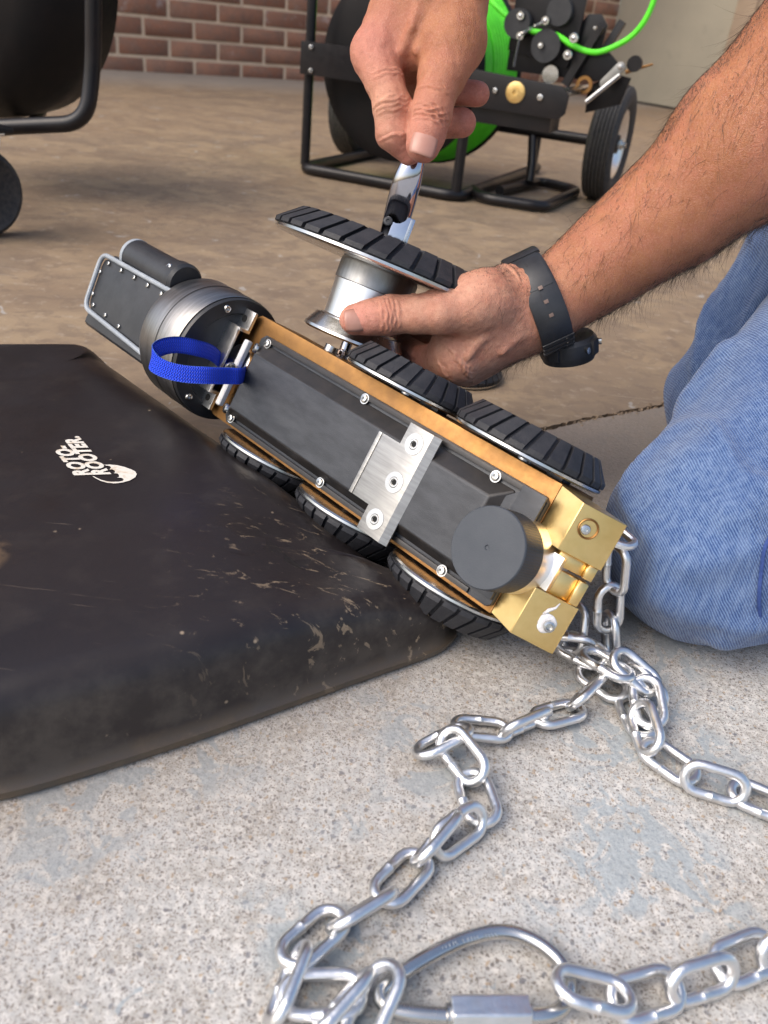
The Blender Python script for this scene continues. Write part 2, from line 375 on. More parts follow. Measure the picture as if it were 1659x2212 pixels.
# unseen roof strip along the brick wall, its depth set to tune the shade
def m_soffit():
    t = NT('soffit_paint'); t.P(Base_Color=t.mix(t.noise(t.coord(), 3), (.55, .5, .42), (.62, .57, .5)), Roughness=.8); return t.m
q0 = WO + WU * -2.4; q1 = CN; q2 = CN + WN * 4.2; 
RFN = 0.45
b = B(); pts_ = [WO + WU * S0 - WN * .15, CN + WU * .1 - WN * .15, CN + WU * .1 + WN * RFN, WO + WU * S0 + WN * RFN]
b.add([(q.x, q.y, 2.62) for q in pts_] + [(q.x, q.y, 2.80) for q in pts_], [(0, 1, 2, 3), (4, 5, 6, 7), (0, 1, 5, 4), (1, 2, 6, 5), (2, 3, 7, 6), (3, 0, 4, 7)])
o = link('unseen_roof_strip', b.mesh('unseen_roof_strip', m_soffit(), 30)); o['label'] = 'unseen pale flat roof strip over the brick wall, sized for its shade'; o['category'] = 'roof'

# ------------------------------------------------------------------ cable reel cart (background)
RA = Vector((-.285, 2.059, 0)); RU = Vector((.93, -.3675, 0)).normalized(); RV = Vector((.3675, .93, 0)).normalized()
reelM = frame(RA, RU, RV, Vector((0, 0, 1)))
reel = thing('cable_reel_cart', 'black tube frame reel cart wound with neon green cable', 'reel cart', reelM)
r_ = .0125
part('base_frame', B().tube(fillet([(0, .64, .013), (0, 0, .013), (.395, 0, .013), (.395, .64, .013)], .04), r_, 12), 'black_paint', reel)
part('skid_loop', B().tube(fillet([(.395, .10, .016), (.44, .035, .014), (.575, .055, .014), (.58, .36, .014), (.47, .40, .014), (.44, .16, .014)], .035), .0115, 12), 'black_paint', reel)
part('front_post', B().tube([(0.004, .012, .02), (0.004, .012, .95)], .011, 12), 'black_paint', reel)
part('front_post', B().tube([(.385, .012, .02), (.385, .012, .95)], .0115, 12), 'black_paint', reel)
part('rear_post', B().tube([(0.004, .63, .02), (0.004, .63, .95)], .011, 12), 'black_paint', reel)
part('rear_post', B().tube([(.385, .63, .02), (.385, .63, .95)], .011, 12), 'black_paint', reel)
part('top_frame', B().tube(fillet([(0, .63, .95), (0, .012, .95), (.385, .012, .95), (.385, .63, .95), (0, .63, .95)], .03), .0115, 12), 'black_paint', reel)
part('axle_tube', B().tube([(.10, .37, .128), (.60, .37, .128)], .0125, 12), 'black_paint', reel)
part('axle_strut', B().tube(smooth_path([(.47, .30, .02), (.46, .33, .06), (.44, .37, .118)]), .0115, 12), 'black_paint', reel)
part('axle_strut', B().tube(smooth_path([(.02, .37, .02), (.05, .37, .06), (.10, .37, .125)]), .0115, 12), 'black_paint', reel)
# cross plate carrying the reel bearing, bolted to the left post
part('bearing_plate', B().box((-.005, -.014, .208), (.40, -.008, .272), bev=.001), 'black_paint', reel)
bolts = B()
for u, z in ((.022, .262), (.024, .217)):
    bolts = B()
    screw_head(bolts, axis_frame((u, -.0145, z), (0, -1, 0)), .0055, .004); part('plate_bolt', bolts, 'steel', reel)
# reel: near flange, wound cable, far flange on an axis running away from the camera
RC_ = Vector((.207, .05, .245))
drum = axis_frame(RC_, (0, 1, 0))
b = B(); b.lathe([(.012, -.004), (.05, -.012), (.16, -.006), (.186, .0), (.192, .004), (.186, .010), (.06, .012), (.012, .012)], 72, drum); part('near_flange', b, 'drum_black', reel)
b = B()
k = 0
for zc, rr in [(.021 + .0103 * i, .171 + .002 * math.sin(i * 2.1) - (.000 if i < 5 else .0)) for i in range(9)]:
    b.tube([(RC_.x + rr * math.cos(a), RC_.y + zc, RC_.z + rr * math.sin(a)) for a in np.linspace(0, 2 * math.pi, 64, endpoint=False)], .0056, 8, closed=True)
part('cable_winding', b, 'cable_green', reel)
b = B()
for i in range(9):
    rr = .176 + .0035 * i * .9; zc = .112 + .0095 * i
    b.tube([(RC_.x + rr * math.cos(a), RC_.y + zc, RC_.z + rr * math.sin(a)) for a in np.linspace(0, 2 * math.pi, 64, endpoint=False)], .0052, 8, closed=True)
part('cable_winding', b, 'cable_green', reel)
b = B(); b.lathe([(.10, .015), (.165, .015), (.170, .2), (.10, .2)], 48, drum); part('winding_core', b, 'black_paint', reel)
b = B(); b.lathe([(.012, .20), (.05, .212), (.185, .204), (.205, .199), (.212, .204), (.205, .21), (.012, .216)], 72, drum); part('far_flange', b, 'black_paint', reel)
part('reel_axle', B().tube([(RC_.x, -.012, RC_.z), (RC_.x, .64, RC_.z)], .012, 12), 'steel', reel)
# level wind box and plates
lw = part('level_wind_box', B().box((.405, -.02, .166), (.575, .055, .243), bev=.002), 'black_paint', reel)
part('side_plate', B().prism([(.40, .172), (.565, .172), (.60, .188), (.603, .236), (.575, .252), (.40, .256)], 0, .008, axis_frame((0, -.022, 0), (0, -1, 0), (1, 0, 0)), .0012), 'black_paint', reel) if False else None
def vplate(name, poly, v0, v1, mat_='black_paint', par=reel, bev=.0012):
    """plate standing in the u-z plane between depths v0 and v1"""
    M_ = Matrix(((1, 0, 0, 0), (0, 0, 1, 0), (0, 1, 0, 0), (0, 0, 0, 1)))
    return part(name, B().prism(poly, v0, v1, M_, bev), mat_, par)
vplate('side_plate', [(.40, .195), (.59, .193), (.603, .205), (.604, .238), (.588, .252), (.40, .262)], -.032, -.024)
fb = B(); fb.lathe([(.0195, 0), (.0195, .002), (.012, .0035), (.0085, .0035), (.0085, .0055), (.0045, .0055), (.0045, .001), (0, .001)], 28, axis_frame((.497, -.0325, .231), (0, -1, 0)), caps=False)
for a in (0, 2.1, 4.2): screw_head(fb, axis_frame((.497 + .014 * math.cos(a), -.0348, .231 + .014 * math.sin(a)), (0, -1, 0)), .0022, .0012)
part('bearing_flange', fb, 'brass', reel)
for u, z, rr in ((.455, .229, .006), (.549, .228, .007)):
    bb = B(); screw_head(bb, axis_frame((u, -.0325, z), (0, -1, 0)), rr, .004); part('plate_bolt', bb, 'steel', reel)
# second rail further back with its two bushings and shaft
vplate('rear_rail', [(.43, .262), (.62, .262), (.655, .272), (.66, .30), (.64, .315), (.43, .335)], .10, .108)
part('guide_shaft', B().tube([(.585, -.02, .24), (.60, .16, .246)], .009, 12), 'steel', reel)
bb = B(); bb.lathe([(.010, 0), (.017, 0), (.017, .004), (.010, .004)], 24, axis_frame((.602, .095, .254), (0, -1, 0)), caps=False); part('shaft_bushing', bb, 'brass_dull', reel)
bb = B(); bb.lathe([(0, 0), (.017, 0), (.017, .006), (0, .006)], 24, axis_frame((.53, .09, .265), (0, -1, 0)), caps=False); part('shaft_bushing', bb, 'steel', reel)
# cable guide: two roller plates, spring, tie rod
vplate('roller_plate', [(.43, .30), (.56, .28), (.572, .33), (.575, .40), (.56, .425), (.50, .43), (.43, .46)], .09, .10)
vplate('roller_plate', [(.555, .285), (.60, .285), (.618, .31), (.622, .362), (.606, .380), (.580, .378), (.562, .35)], .105, .115)
for (u, z, rr) in ((.448, .348, .027), (.515, .315, .030), (.53, .376, .025)):
    bb = B(); bb.lathe([(0, 0), (rr, 0), (rr * .96, .006), (rr * .7, .010), (rr * .7, .014), (rr, .02), (rr, .024), (0, .024)], 28, axis_frame((u, .088, z), (0, -1, 0)), caps=False); part('roller', bb, 'black_plastic', reel)
for (u, z, v, rr) in ((.455, .362, .062, .0085), (.508, .358, .06, .0085), (.461, .327, .06, .0085), (.507, .315, .06, .006), (.572, .334, .056, .0095), (.566, .304, .056, .0095), (.508, .289, .085, .004), (.61, .355, .056, .0035)):
    bb = B(); bb.lathe([(rr, 0), (rr, .003), (rr * .85, .005), (rr * .5, .005), (rr * .4, .007), (0, .008)], 20, axis_frame((u, v, z), (0, -1, 0)), caps=False); part('roller_bolt', bb, 'steel', reel)
part('tie_rod', B().tube([(.461, .056, .327), (.458, .056, .272)], .0026, 8), 'steel', reel)
sp_ = [Vector((.463, .055, .330)).lerp(Vector((.505, .055, .355)), t) + Vector((math.cos(t * 75) * .0035 * -.5, math.sin(t * 75) * .0035, math.cos(t * 75) * .0035 * .85)) for t in np.linspace(0, 1, 110)]
part('tension_spring', B().tube(sp_, .0009, 5), 'steel', reel)
# pusher bars and linkage on the right
part('support_bar', B().tube([(.565, .085, .25), (.615, .085, .36)], .011, 4), 'black_paint', reel)
part('support_bar', B().tube([(.60, .11, .262), (.648, .12, .372)], .010, 4), 'black_paint', reel)
vplate('linkage_plate', [(.605, .20), (.675, .225), (.685, .275), (.65, .28), (.60, .25)], .14, .146)
lk = axis_frame((.645, .085, .263), (0, -1, 0))
b = B(); poly = [(.0095 * math.cos(a), .0095 * math.sin(a)) for a in np.linspace(math.pi / 2, math.pi * 1.5, 9)] + [(.040 + .0095 * math.cos(a), .0095 * math.sin(a)) for a in np.linspace(-math.pi / 2, math.pi / 2, 9)]
b.prism(poly, 0, .006, Matrix.Translation((.645, .085, .262)) @ Matrix(((1, 0, 0, 0), (0, 0, -1, 0), (0, 1, 0, 0), (0, 0, 0, 1))) @ Matrix.Rotation(rad(52), 4, 'Z'), .001)
part('latch_lever', b, 'steel_brushed', reel)
bb = B(); screw_head(bb, axis_frame((.670, .0785, .294), (0, -1, 0)), .005, .003); part('latch_bolt', bb, 'steel', reel)
bb = B(); screw_head(bb, axis_frame((.648, .09, .266), (0, -1, 0)), .0065, .004); part('latch_bolt', bb, 'steel', reel)
part('pull_rod', B().tube([(.620, .06, .225), (.672, .08, .28)], .0045, 8), 'steel', reel)
part('wood_stick', B().tube([(.675, .12, .285), (.725, .12, .305)], [.004, .002], 6), 'brass_dull', reel)
part('latch_lever', B().lathe([(0, 0), (.015, 0), (.015, .01), (0, .01)], 20, axis_frame((.692, .11, .302), (0, -1, 0)), caps=False), 'black_paint', reel)
# free end of the cable: from the coil through the rollers and up
c0 = [(.36, .10, .395), (.395, .09, .372), (.44, .08, .350), (.48, .075, .338), (.53, .073, .336), (.565, .073, .322), (.60, .074, .314), (.63, .078, .318), (.675, .08, .345), (.70, .08, .385), (.705, .08, .44), (.69, .08, .55), (.60, .09, .70), (.50, .10, .80)]
part('loose_cable', B().tube(smooth_path(c0, 8), .0055, 10), 'cable_green', reel)
# pneumatic wheels
def cart_wheel(u0, side):
    f = axis_frame((u0, .37, .128), (side, 0, 0), (0, 0, 1))
    R_ = .1275; b = B()
    prof = [(.072, -.020), (.085, -.030), (.105, -.034), (.119, -.030), (.1245, -.0245)]
    for z in (-.018, -.0095, -.001, .0075, .016):
        prof += [(.1265 - abs(z) * .05, z - .0035), (.1265 - abs(z) * .05, z + .0018), (.1235 - abs(z) * .05, z + .0028), (.1235 - abs(z) * .05, z + .0044)]
    prof += [(.1245, .0245), (.119, .030), (.105, .034), (.085, .030), (.072, .020)]
    b.lathe(prof, 56, f, caps=False); ty = part('tyre', b, 'rubber_dusty', reel)
    b = B(); b.lathe([(.073, -.019), (.062, -.012), (.058, -.010), (.058, .006), (.064, .012), (.073, .021), (.0755, .023), (.0755, .025), (.071, .024), (.060, .013), (.050, .006), (.022, .004), (.018, .012), (.018, .018), (.010, .018), (.010, .004), (0.0, .004)], 44, f, caps=False)
    part('rim', b, 'grey_paint' if False else 'alu', ty)
    b = B(); b.lathe([(.011, .01), (.011, .030), (.009, .032), (.0065, .032), (.0065, .040), (0, .041)], 20, f, caps=False); part('axle_cap', b, 'steel', ty)
    b = B(); b.lathe([(.021, .003), (.021, .022), (.015, .022), (.015, .003)], 20, f, caps=False); part('hub_sleeve', b, 'black_plastic', ty)
cart_wheel(.628, 1); cart_wheel(-.04, -1)

# ------------------------------------------------------------------ drum cart at upper left
# tube plane is square to the view at about 1.2 m
drumc = thing('drum_cart', 'black rounded drum in a bent tube frame on a caster at the upper left', 'drum cart')
def DW(x, y, z): return W(x, y, z)
b = B(); b.tube(fillet([W(203, -430, 1.02), W(201, 150, 1.19), W(186, 266, 1.215), W(-120, 280, 1.235), W(-420, 262, 1.27)], .085, 10), .0115, 14); part('tube_frame', b, 'black_paint', drumc)
# drum body: a lathe lying on its side, axis away from the viewer
cdr = W(-95, -95, 1.30); fr = axis_frame(cdr, (.35, .93, 0.05), (1, 0, 0))
b = B(); R_ = .232
b.lathe([(0, -.070), (.10, -.068), (.17, -.058), (.205, -.04), (R_, 0), (R_ + .003, .04), (R_, .10), (.19, .13), (0, .135)], 72, fr, caps=False); part('drum_body', b, 'drum_black', drumc, 60)
# caster
cg = G(-36, 512, 0); cf = frame(cg, Vector((.93, -.37, 0)), Vector((.37, .93, 0)), Vector((0, 0, 1)))
axd = axis_frame(Vector(cg) + Vector((0, 0, .0635)), (.80, -.60, 0), (0, 0, 1))
b = B(); b.lathe([(.0, -.014), (.045, -.014), (.055, -.019), (.061, -.015), (.0635, -.006), (.0635, .006), (.061, .015), (.055, .019), (.045, .014), (0, .014)], 48, axd, caps=False); cw_ = part('caster_wheel', b, 'rubber_dusty', drumc)
b = B(); b.lathe([(.0, -.022), (.018, -.022), (.02, -.016), (.02, .016), (.018, .022), (0, .022)], 24, axd, caps=False); part('hub', b, 'steel', cw_)
top = Vector(cg) + Vector((0, 0, .142))
b = B(); a_ = Vector((.80, -.60, 0)); q_ = Vector((.60, .80, 0))
for s in (-1, 1):
    b.add([Vector(cg) + Vector((0, 0, .06)) + a_ * s * .023 + q_ * -.010, Vector(cg) + Vector((0, 0, .06)) + a_ * s * .023 + q_ * .010, top + a_ * s * .023 + q_ * .034, top + a_ * s * .023 - q_ * .034,
           Vector(cg) + Vector((0, 0, .06)) + a_ * s * .026 + q_ * -.010, Vector(cg) + Vector((0, 0, .06)) + a_ * s * .026 + q_ * .010, top + a_ * s * .026 + q_ * .034, top + a_ * s * .026 - q_ * .034],
          [(0, 1, 2, 3), (4, 5, 6, 7), (0, 1, 5, 4), (1, 2, 6, 5), (2, 3, 7, 6), (3, 0, 4, 7)])
b.box((-.036, -.034, 0), (.036, .034, .004), frame(top, a_, q_, Vector((0, 0, 1))), .001); part('caster_fork', b, 'alu', drumc)
b = B(); b.box((-.05, -.04, .005), (.05, .04, .012), frame(top, a_, q_, Vector((0, 0, 1))), .001); part('caster_plate', b, 'brass_dull' if False else 'black_paint', drumc)
# the other caster and the drum hanger, both past the left edge of the picture
shift = (W(-330, 270, 1.26) - W(-8, 275, 1.228)); shift.z = 0
for o in [q for q in list(bpy.data.objects) if q.parent is drumc and q.name.startswith(('caster_wheel', 'caster_fork', 'caster_plate'))]:
    c = o.copy(); col.objects.link(c); c.parent = drumc; c.matrix_local = Matrix.Translation(shift) @ o.matrix_local
    for ch in o.children: d = ch.copy(); col.objects.link(d); d.parent = c
part('drum_hanger', B().tube([cdr + Vector((-.03, -.08, 0)), Vector((cdr.x - .03, cdr.y - .09, cdr.z - .26))], .010, 10), 'black_paint', drumc)
part('rear_strut', B().tube(smooth_path([W(-120, 280, 1.235), W(-120, 280, 1.235) + Vector((.02, .30, 0)), Vector(cdr) + Vector((.0, .24, 0))]), .010, 10), 'black_paint', drumc)

# ------------------------------------------------------------------ black plastic case on the floor
def m_case():
    t = NT('scuffed_case_plastic'); v = t.coord()
    a = t.noise(v, 7, 5, .6); f = t.noise(v, 420, 3, .6); g = t.noise(v, 30, 5, .65)
    c = t.mix(t.ramp(a, [(.35, 0.0), (.65, 1.0)]), (.0155, .0125, .0135), (.021, .0155, .0145))
    c = t.mix(t.math('MULTIPLY', t.ramp(g, [(.52, 0.0), (.70, 1.0)]), .18), c, (.07, .057, .047))           # dust film
    sx = t.n('ShaderNodeSeparateXYZ', {0: v})
    # long thin scratches, two directions
    for i, (rot, sc, lo, st) in enumerate(((.5, (9, 260, 60), .69, .8), (-.6, (16, 330, 60), .70, .7), (1.3, (12, 240, 60), .71, .6))):
        s1 = t.noise(t.mapping(v, sc, (0, 0, rot)), 1, 4, .65, .5)
        k = t.math('MULTIPLY', t.ramp(s1, [(lo, 0.0), (lo + .04, st)]), t.ramp(t.noise(v, 9 + i * 3, 3, .5), [(.50, 0.0), (.62, 1.0)]))
        c = t.mix(k, c, (.22, .17, .125))
    # tan scrapes and mud, mostly around the right hand corner and the skirt
    dx = t.n('ShaderNodeVectorMath', {0: v, 1: (.03, .40, .04)}, operation='DISTANCE').outputs['Value']
    near = t.n('ShaderNodeMapRange', {0: dx, 1: .17, 2: .03}).outputs[0]
    k = t.math('MULTIPLY', t.ramp(t.noise(t.mapping(v, (1, 2.2, 1), (0, 0, -.3)), 42, 6, .68, 1.6), [(.60, 0.0), (.635, .9)]), near)
    c = t.mix(k, c, (.30, .225, .15))
    low = t.n('ShaderNodeMapRange', {0: t.math('ADD', sx.outputs[2], t.math('MULTIPLY', t.math('SUBTRACT', g, .5), .022)), 1: .016, 2: .0}).outputs[0]
    c = t.mix(t.math('MULTIPLY', low, .75), c, (.17, .125, .08))
    mid = t.n('ShaderNodeMapRange', {0: sx.outputs[2], 1: .058, 2: .045}).outputs[0]
    c = t.mix(t.math('MULTIPLY', t.math('MULTIPLY', mid, t.ramp(g, [(.42, 0.0), (.62, 1.0)])), .45), c, (.085, .072, .060))
    k = t.math('MULTIPLY', t.ramp(t.voro(v, 85), [(.05, 1.0), (.12, 0.0)]), t.ramp(t.n('ShaderNodeSeparateColor', {0: t.voro(v, 85, out='Color')}).outputs[0], [(.90, 0.0), (.92, .8)]))
    c = t.mix(k, c, (.34, .26, .18))
    d2 = t.n('ShaderNodeVectorMath', {0: v, 1: (-.228, .362, .06)}, operation='DISTANCE').outputs['Value']
    k = t.math('MULTIPLY', t.n('ShaderNodeMapRange', {0: d2, 1: .027, 2: .010}).outputs[0], t.ramp(t.noise(v, 60, 4, .6), [(.42, 0.0), (.58, .9)]))
    c = t.mix(k, c, (.27, .17, .09))
    t.P(Base_Color=c, Roughness=t.ramp(t.noise(v, 18, 5, .65), [(.3, .28), (.7, .46)])); t.p.inputs['Specular IOR Level'].default_value = .42
    t.bump(t.math('ADD', t.math('MULTIPLY', f, .5), t.noise(v, 14, 3)), .25, .0006); return t.m
M_CASE = m_case(); MAT['case'] = M_CASE
CH = .0605
plan = [(-.62, .02), (-.40, .085), (-.166, .2571), (-.107, .289), (-.040, .3345), (.0325, .3925), (.048, .424), (-.272, .700), (-.40, .664), (-.86, .56)]
poly = fillet([Vector((*q, 0)) for q in [(-.80, .250), (-.186, .244), (-.112, .287), (.070, .417), (-.258, .738), (-.86, .545), (-.80, .250)]], .045, 10)[1:-1]
poly = [p_ for i, p_ in enumerate(poly) if i == 0 or (p_ - poly[i - 1]).length > .0008]
dense = []
for i, p_ in enumerate(poly):
    q_ = poly[(i + 1) % len(poly)]; k = max(1, int((q_ - p_).length / .02))
    dense += [p_.lerp(q_, j / k) for j in range(k)]
nv = len(dense); nrm = []
for i in range(nv):
    t_ = (dense[(i + 1) % nv] - dense[i - 1]).normalized(); nrm.append(Vector((-t_.y, t_.x, 0)))
rings = [(-.002, .0015), (-.003, .004), (-.0035, .0075), (-.001, .010), (.0005, .02), (.0015, .036), (.003, .045), (.006, .052), (.010, .0568), (.014, .0592), (.018, .0603), (.022, .0606)]
b = B(); vs = []
for ins, z in rings:
    for i, (p_, n_) in enumerate(zip(dense, nrm)):
        rs = 1.0 + .8 * max(0.0, n_.dot(Vector((-.66, -.75, 0)))) * (1 if z > .03 else 0)     # softer shoulder on the side under the crawler
        wob = .0007 * math.sin(p_.x * 40 + p_.y * 23) * (1 if z > .02 else .3)
        vs.append((p_ + n_ * (ins * rs + wob + .042 * max(0.0, n_.dot(Vector((-.66, -.75, 0)))) ** 1.6 * min(1, max(0, (z - .004) / .055)) ** .8)) + Vector((0, 0, z * (1 - .42 * min(1, z / .03) * math.exp(-((p_ - Vector((.06, .43, 0))).length / .085) ** 2)))))
fs = []
for r in range(len(rings) - 1):
    for i in range(nv):
        j = (i + 1) % nv; fs.append((r * nv + i, r * nv + j, (r + 1) * nv + j, (r + 1) * nv + i))
cen = Vector((-.36, .42, 0)); base_top = vs[(len(rings) - 1) * nv:]
for k_, s_ in enumerate((.93, .82, .68, .5, .3)):
    for q in base_top:
        xy = cen.lerp(Vector((q.x, q.y, 0)), s_); vs.append(Vector((xy.x, xy.y, .0606 * (1 - .42 * math.exp(-((xy - Vector((.06, .43, 0))).length / .085) ** 2)) + .0004 * (1 - s_))))
    for i in range(nv): j = (i + 1) % nv; o_ = (len(rings) - 1 + k_) * nv; fs.append((o_ + i, o_ + j, o_ + nv + j, o_ + nv + i))
vs.append(Vector((cen.x, cen.y, .0610))); o_ = (len(rings) + 4) * nv
for i in range(nv): fs.append((o_ + i, o_ + (i + 1) % nv, len(vs) - 1))
fs.append(tuple(reversed(range(nv))))
b.add(vs, fs)
case = link('equipment_case', b.mesh('equipment_case', M_CASE, 50)); case['label'] = 'large scuffed black plastic case lid with white printed logo, lying on the concrete'; case['category'] = 'case'
# printed logo
def m_print():
    t = NT('worn_white_print'); v = t.coord(); t.P(Base_Color=t.mix(t.ramp(t.noise(v, 130, 4, .65), [(.52, 0.0), (.75, .9)]), (.74, .69, .60), (.50, .34, .18)), Roughness=.5); t.bump(t.noise(v, 900, 2), .2, .0003); return t.m
MAT['print'] = m_print()
la = Vector((-.640, .768, 0)).normalized(); lu = Vector((-la.y, la.x, 0))
def text_on(body, start, size, length, shear=.40):
    cu = bpy.data.curves.new('lettering', 'FONT'); cu.body = body; cu.size = size; cu.shear = shear; cu.offset = size * .055; cu.space_character = 1.12; cu.resolution_u = 4; cu.extrude = 0
    tmp = bpy.data.objects.new('t', cu); col.objects.link(tmp); dg = bpy.context.evaluated_depsgraph_get(); dg.update()
    me = bpy.data.meshes.new_from_object(tmp.evaluated_get(dg)); bpy.data.objects.remove(tmp)
    sx_ = length / max(v.co.x for v in me.vertices)
    M_ = frame(start, la * sx_, lu, Vector((0, 0, 1))); me.transform(M_); me.materials.clear(); me.materials.append(MAT['print']); me.name = 'lettering'
    return me
pz = .0612
def PX(cx_, cy_, h=pz): return G(cx_ * .1961, cy_ * .1961 + 777, h)
s1 = PX(1215, 1262); s2 = PX(1010, 1268)
o = link('lettering', text_on('ROOTER.', s1, .0136, (PX(800, 850) - s1).length), case); o['label'] = 'white printed word ROOTER'
o = link('lettering', text_on('ROTO-', s2, .0136, (PX(640, 955) - s2).length), case); o['label'] = 'white printed word ROTO-'
sw = [(1020,1285),(1060,1310),(1110,1335),(1180,1355),(1260,1362),(1350,1352),(1430,1330),(1490,1295),(1507,1260),(1490,1230),(1440,1205),(1370,1180),(1290,1162),(1210,1154),(1140,1157),(1170,1165),(1205,1170),(1222,1180),(1218,1200),(1200,1208),(1240,1208),(1265,1222),(1268,1240),(1250,1250),(1290,1252),(1312,1268),(1310,1288),(1292,1298),(1335,1300),(1362,1315),(1355,1335),(1310,1343),(1250,1345),(1180,1340),(1110,1322),(1060,1298),(1030,1282)]
me = bpy.data.meshes.new('crescent_emblem'); bm = bmesh.new(); vv = [bm.verts.new(PX(*q)) for q in sw]; f = bm.faces.new(vv); bm.normal_update(); bmesh.ops.triangulate(bm, faces=[f]); bm.to_mesh(me); bm.free(); me.materials.append(MAT['print'])
o = link('crescent_emblem', me, case); o['label'] = 'white crescent emblem with scalloped inner edge'

# ------------------------------------------------------------------ pipe crawler lying on its side
XX = Vector((.7194, -.6938, -.0331)).normalized(); YY = Vector((.3552, .3265, .8759)); YY = (YY - XX * YY.dot(XX)).normalized(); ZZ = XX.cross(YY)
SCL = .975
RO = Vector(CO) + (Vector((-.1063, .6124, .1163)) - Vector(CO)) * SCL
CM = frame(RO, XX, YY, ZZ) @ Matrix.Diagonal((SCL, SCL, SCL, 1))
def L2W(x, y, z): return CM @ Vector((x, y, z))
crawler = thing('pipe_crawler', 'brass and black wheeled pipe inspection crawler lying on its side against the case', 'pipe crawler', CM)
# brass chassis
b = B(); b.prism([(-.030, -.071), (-.022, -.077), (.279, -.0775), (.2795, -.077), (.2795, .0105), (-.018, .0115), (-.030, .004)], -.052, -.0042, None, .0008); part('chassis', b, 'brass_dull', crawler)
# cover plate with raised, chamfered lid
b = B(); b.prism([(-.003, -.070), (.001, -.0745), (.276, -.0745), (.279, -.072), (.279, -.003), (.276, 0), (.001, 0), (-.003, -.004)], -.004, 0, None, .0006); part('cover_plate', b, 'cover_black', crawler)
def lip(y0, y1): return B().box((.004, y0, 0), (.262, y1, .0022), bev=.0008)
part('cover_lip', lip(-.0042, -.0005), 'ridge_black', crawler); part('cover_lip', lip(-.074, -.0705), 'ridge_black', crawler)
b = B(); lo = [(.003, -.0690), (.003, -.0056), (.258, -.0056), (.258, -.0690)]; hi = [(.006, -.0620), (.006, -.0162), (.247, -.0162), (.247, -.0620)]
vs = [(x, y, .0002) for x, y in lo] + [(x, y, .0080) for x, y in hi]; b.add(vs, [(0, 3, 2, 1), (4, 5, 6, 7), (0, 1, 5, 4), (1, 2, 6, 5), (2, 3, 7, 6), (3, 0, 4, 7)])
me = b.mesh('raised_lid', 'ridge_black', 20); me.materials.append(MAT['cover_black'])
for p_ in me.polygons:
    if abs(p_.normal.z) > .9: p_.material_index = 1  # slopes keep a darker, browner black: their dark reflection put into the colour
lid = link('raised_lid', me, crawler); bv = lid.modifiers.new('b', 'BEVEL'); bv.width = .0012; bv.segments = 3; bv.limit_method = 'ANGLE'; bv.harden_normals = False
b = B(); b.prism([(.247, -.060), (.262, -.069), (.2785, -.069), (.2785, -.004), (.262, -.004), (.247, -.018)], .0002, .0028, None, .0006); part('lid_step', b, 'cover_black', crawler)
for x, y in ((.0085, -.0052), (.121, -.0040), (.2415, -.0046), (.0075, -.0695), (.119, -.0705), (.240, -.0715)):
    b = B(); screw_head(b, T(x, y, .0018), .0030, .0024); b.lathe([(.0038, 0), (.0038, .0006), (0, .0006)], 16, T(x, y, .0018), caps=False); part('cover_screw', b, 'steel', crawler)
for x, y in ((.003, -.0122), (.0015, -.0645)):
    b = B(); screw_head(b, axis_frame((x, y, .0045), (-.5, 0, .86)), .0042, .003); part('cover_screw', b, 'steel', crawler)
# silver mounting strap across the cover
b = B(); b.prism([(.155, -.0615), (.1725, -.0615), (.1725, -.0785), (.1935, -.0785), (.1935, -.0013), (.1725, -.0013), (.1725, -.0165), (.155, -.0165)], .0086, .0112, None, .0003)
b.add([(.1935, -.0785, .0112), (.1935, -.0013, .0112), (.1985, -.0013, .0080), (.1985, -.0785, .0080), (.1935, -.0785, .0070), (.1935, -.0013, .0070), (.1985, -.0013, .0068), (.1985, -.0785, .0068)], [(0, 3, 2, 1), (4, 5, 6, 7), (2, 3, 7, 6), (0, 4, 7, 3), (1, 2, 6, 5)])
b.box((.153, -.0615, .0086), (.156, -.0165, .0118), bev=.0003)
part('strap_bracket', b, 'steel_brushed', crawler, 20)
for x, y in ((.1829, -.0125), (.1829, -.0400), (.1829, -.0672)):
    b = B(); b.lathe([(.0072, 0), (.0070, .0005), (.0038, .0006), (.0034, .0001), (.0031, .0009), (.0024, .0009), (.0022, -.001), (0, -.001)], 6 if False else 28, T(x, y, .0111), caps=False); part('countersunk_screw', b, 'steel', crawler)
    b = B(); b.lathe([(.0021, 0), (0, 0)], 6, T(x, y, .01135), caps=False); part('hex_socket_shade', b, 'hole_shade_black', crawler)  # flat black disc paints the shade inside the socket
# knob on its silver base
b = B(); b.lathe([(0, .0105), (.0232, .0105), (.0238, .0112), (.0238, .0325), (.0232, .0332), (.0015, .0332), (.0012, .0326), (0, .0325)], 72, T(.2765, -.0385, 0), caps=False); kn = part('round_knob', b, 'knob_black', crawler)
b = B()
for i in range(90):
    a = 2 * math.pi * i / 90; b.box((.0236, -.0003, .0115), (.02388, .0003, .0315), T(.2765, -.0385, 0) @ Matrix.Rotation(a, 4, 'Z'))
part('knob_knurling', b, 'ridge_black', kn)
b = B(); b.lathe([(0, -.014), (.0235, -.014), (.0235, .0103), (0, .0103)], 64, T(.2765, -.0385, 0), caps=False); b.box((.279, -.0475, -.016), (.3035, -.0255, -.0040), bev=.0006); part('knob_base', b, 'alu', crawler)
# black rests either side of the knob
part('end_rest', B().box((.262, -.0235, .0029), (.2795, .000, .0046), bev=.0006), 'cover_black', crawler)
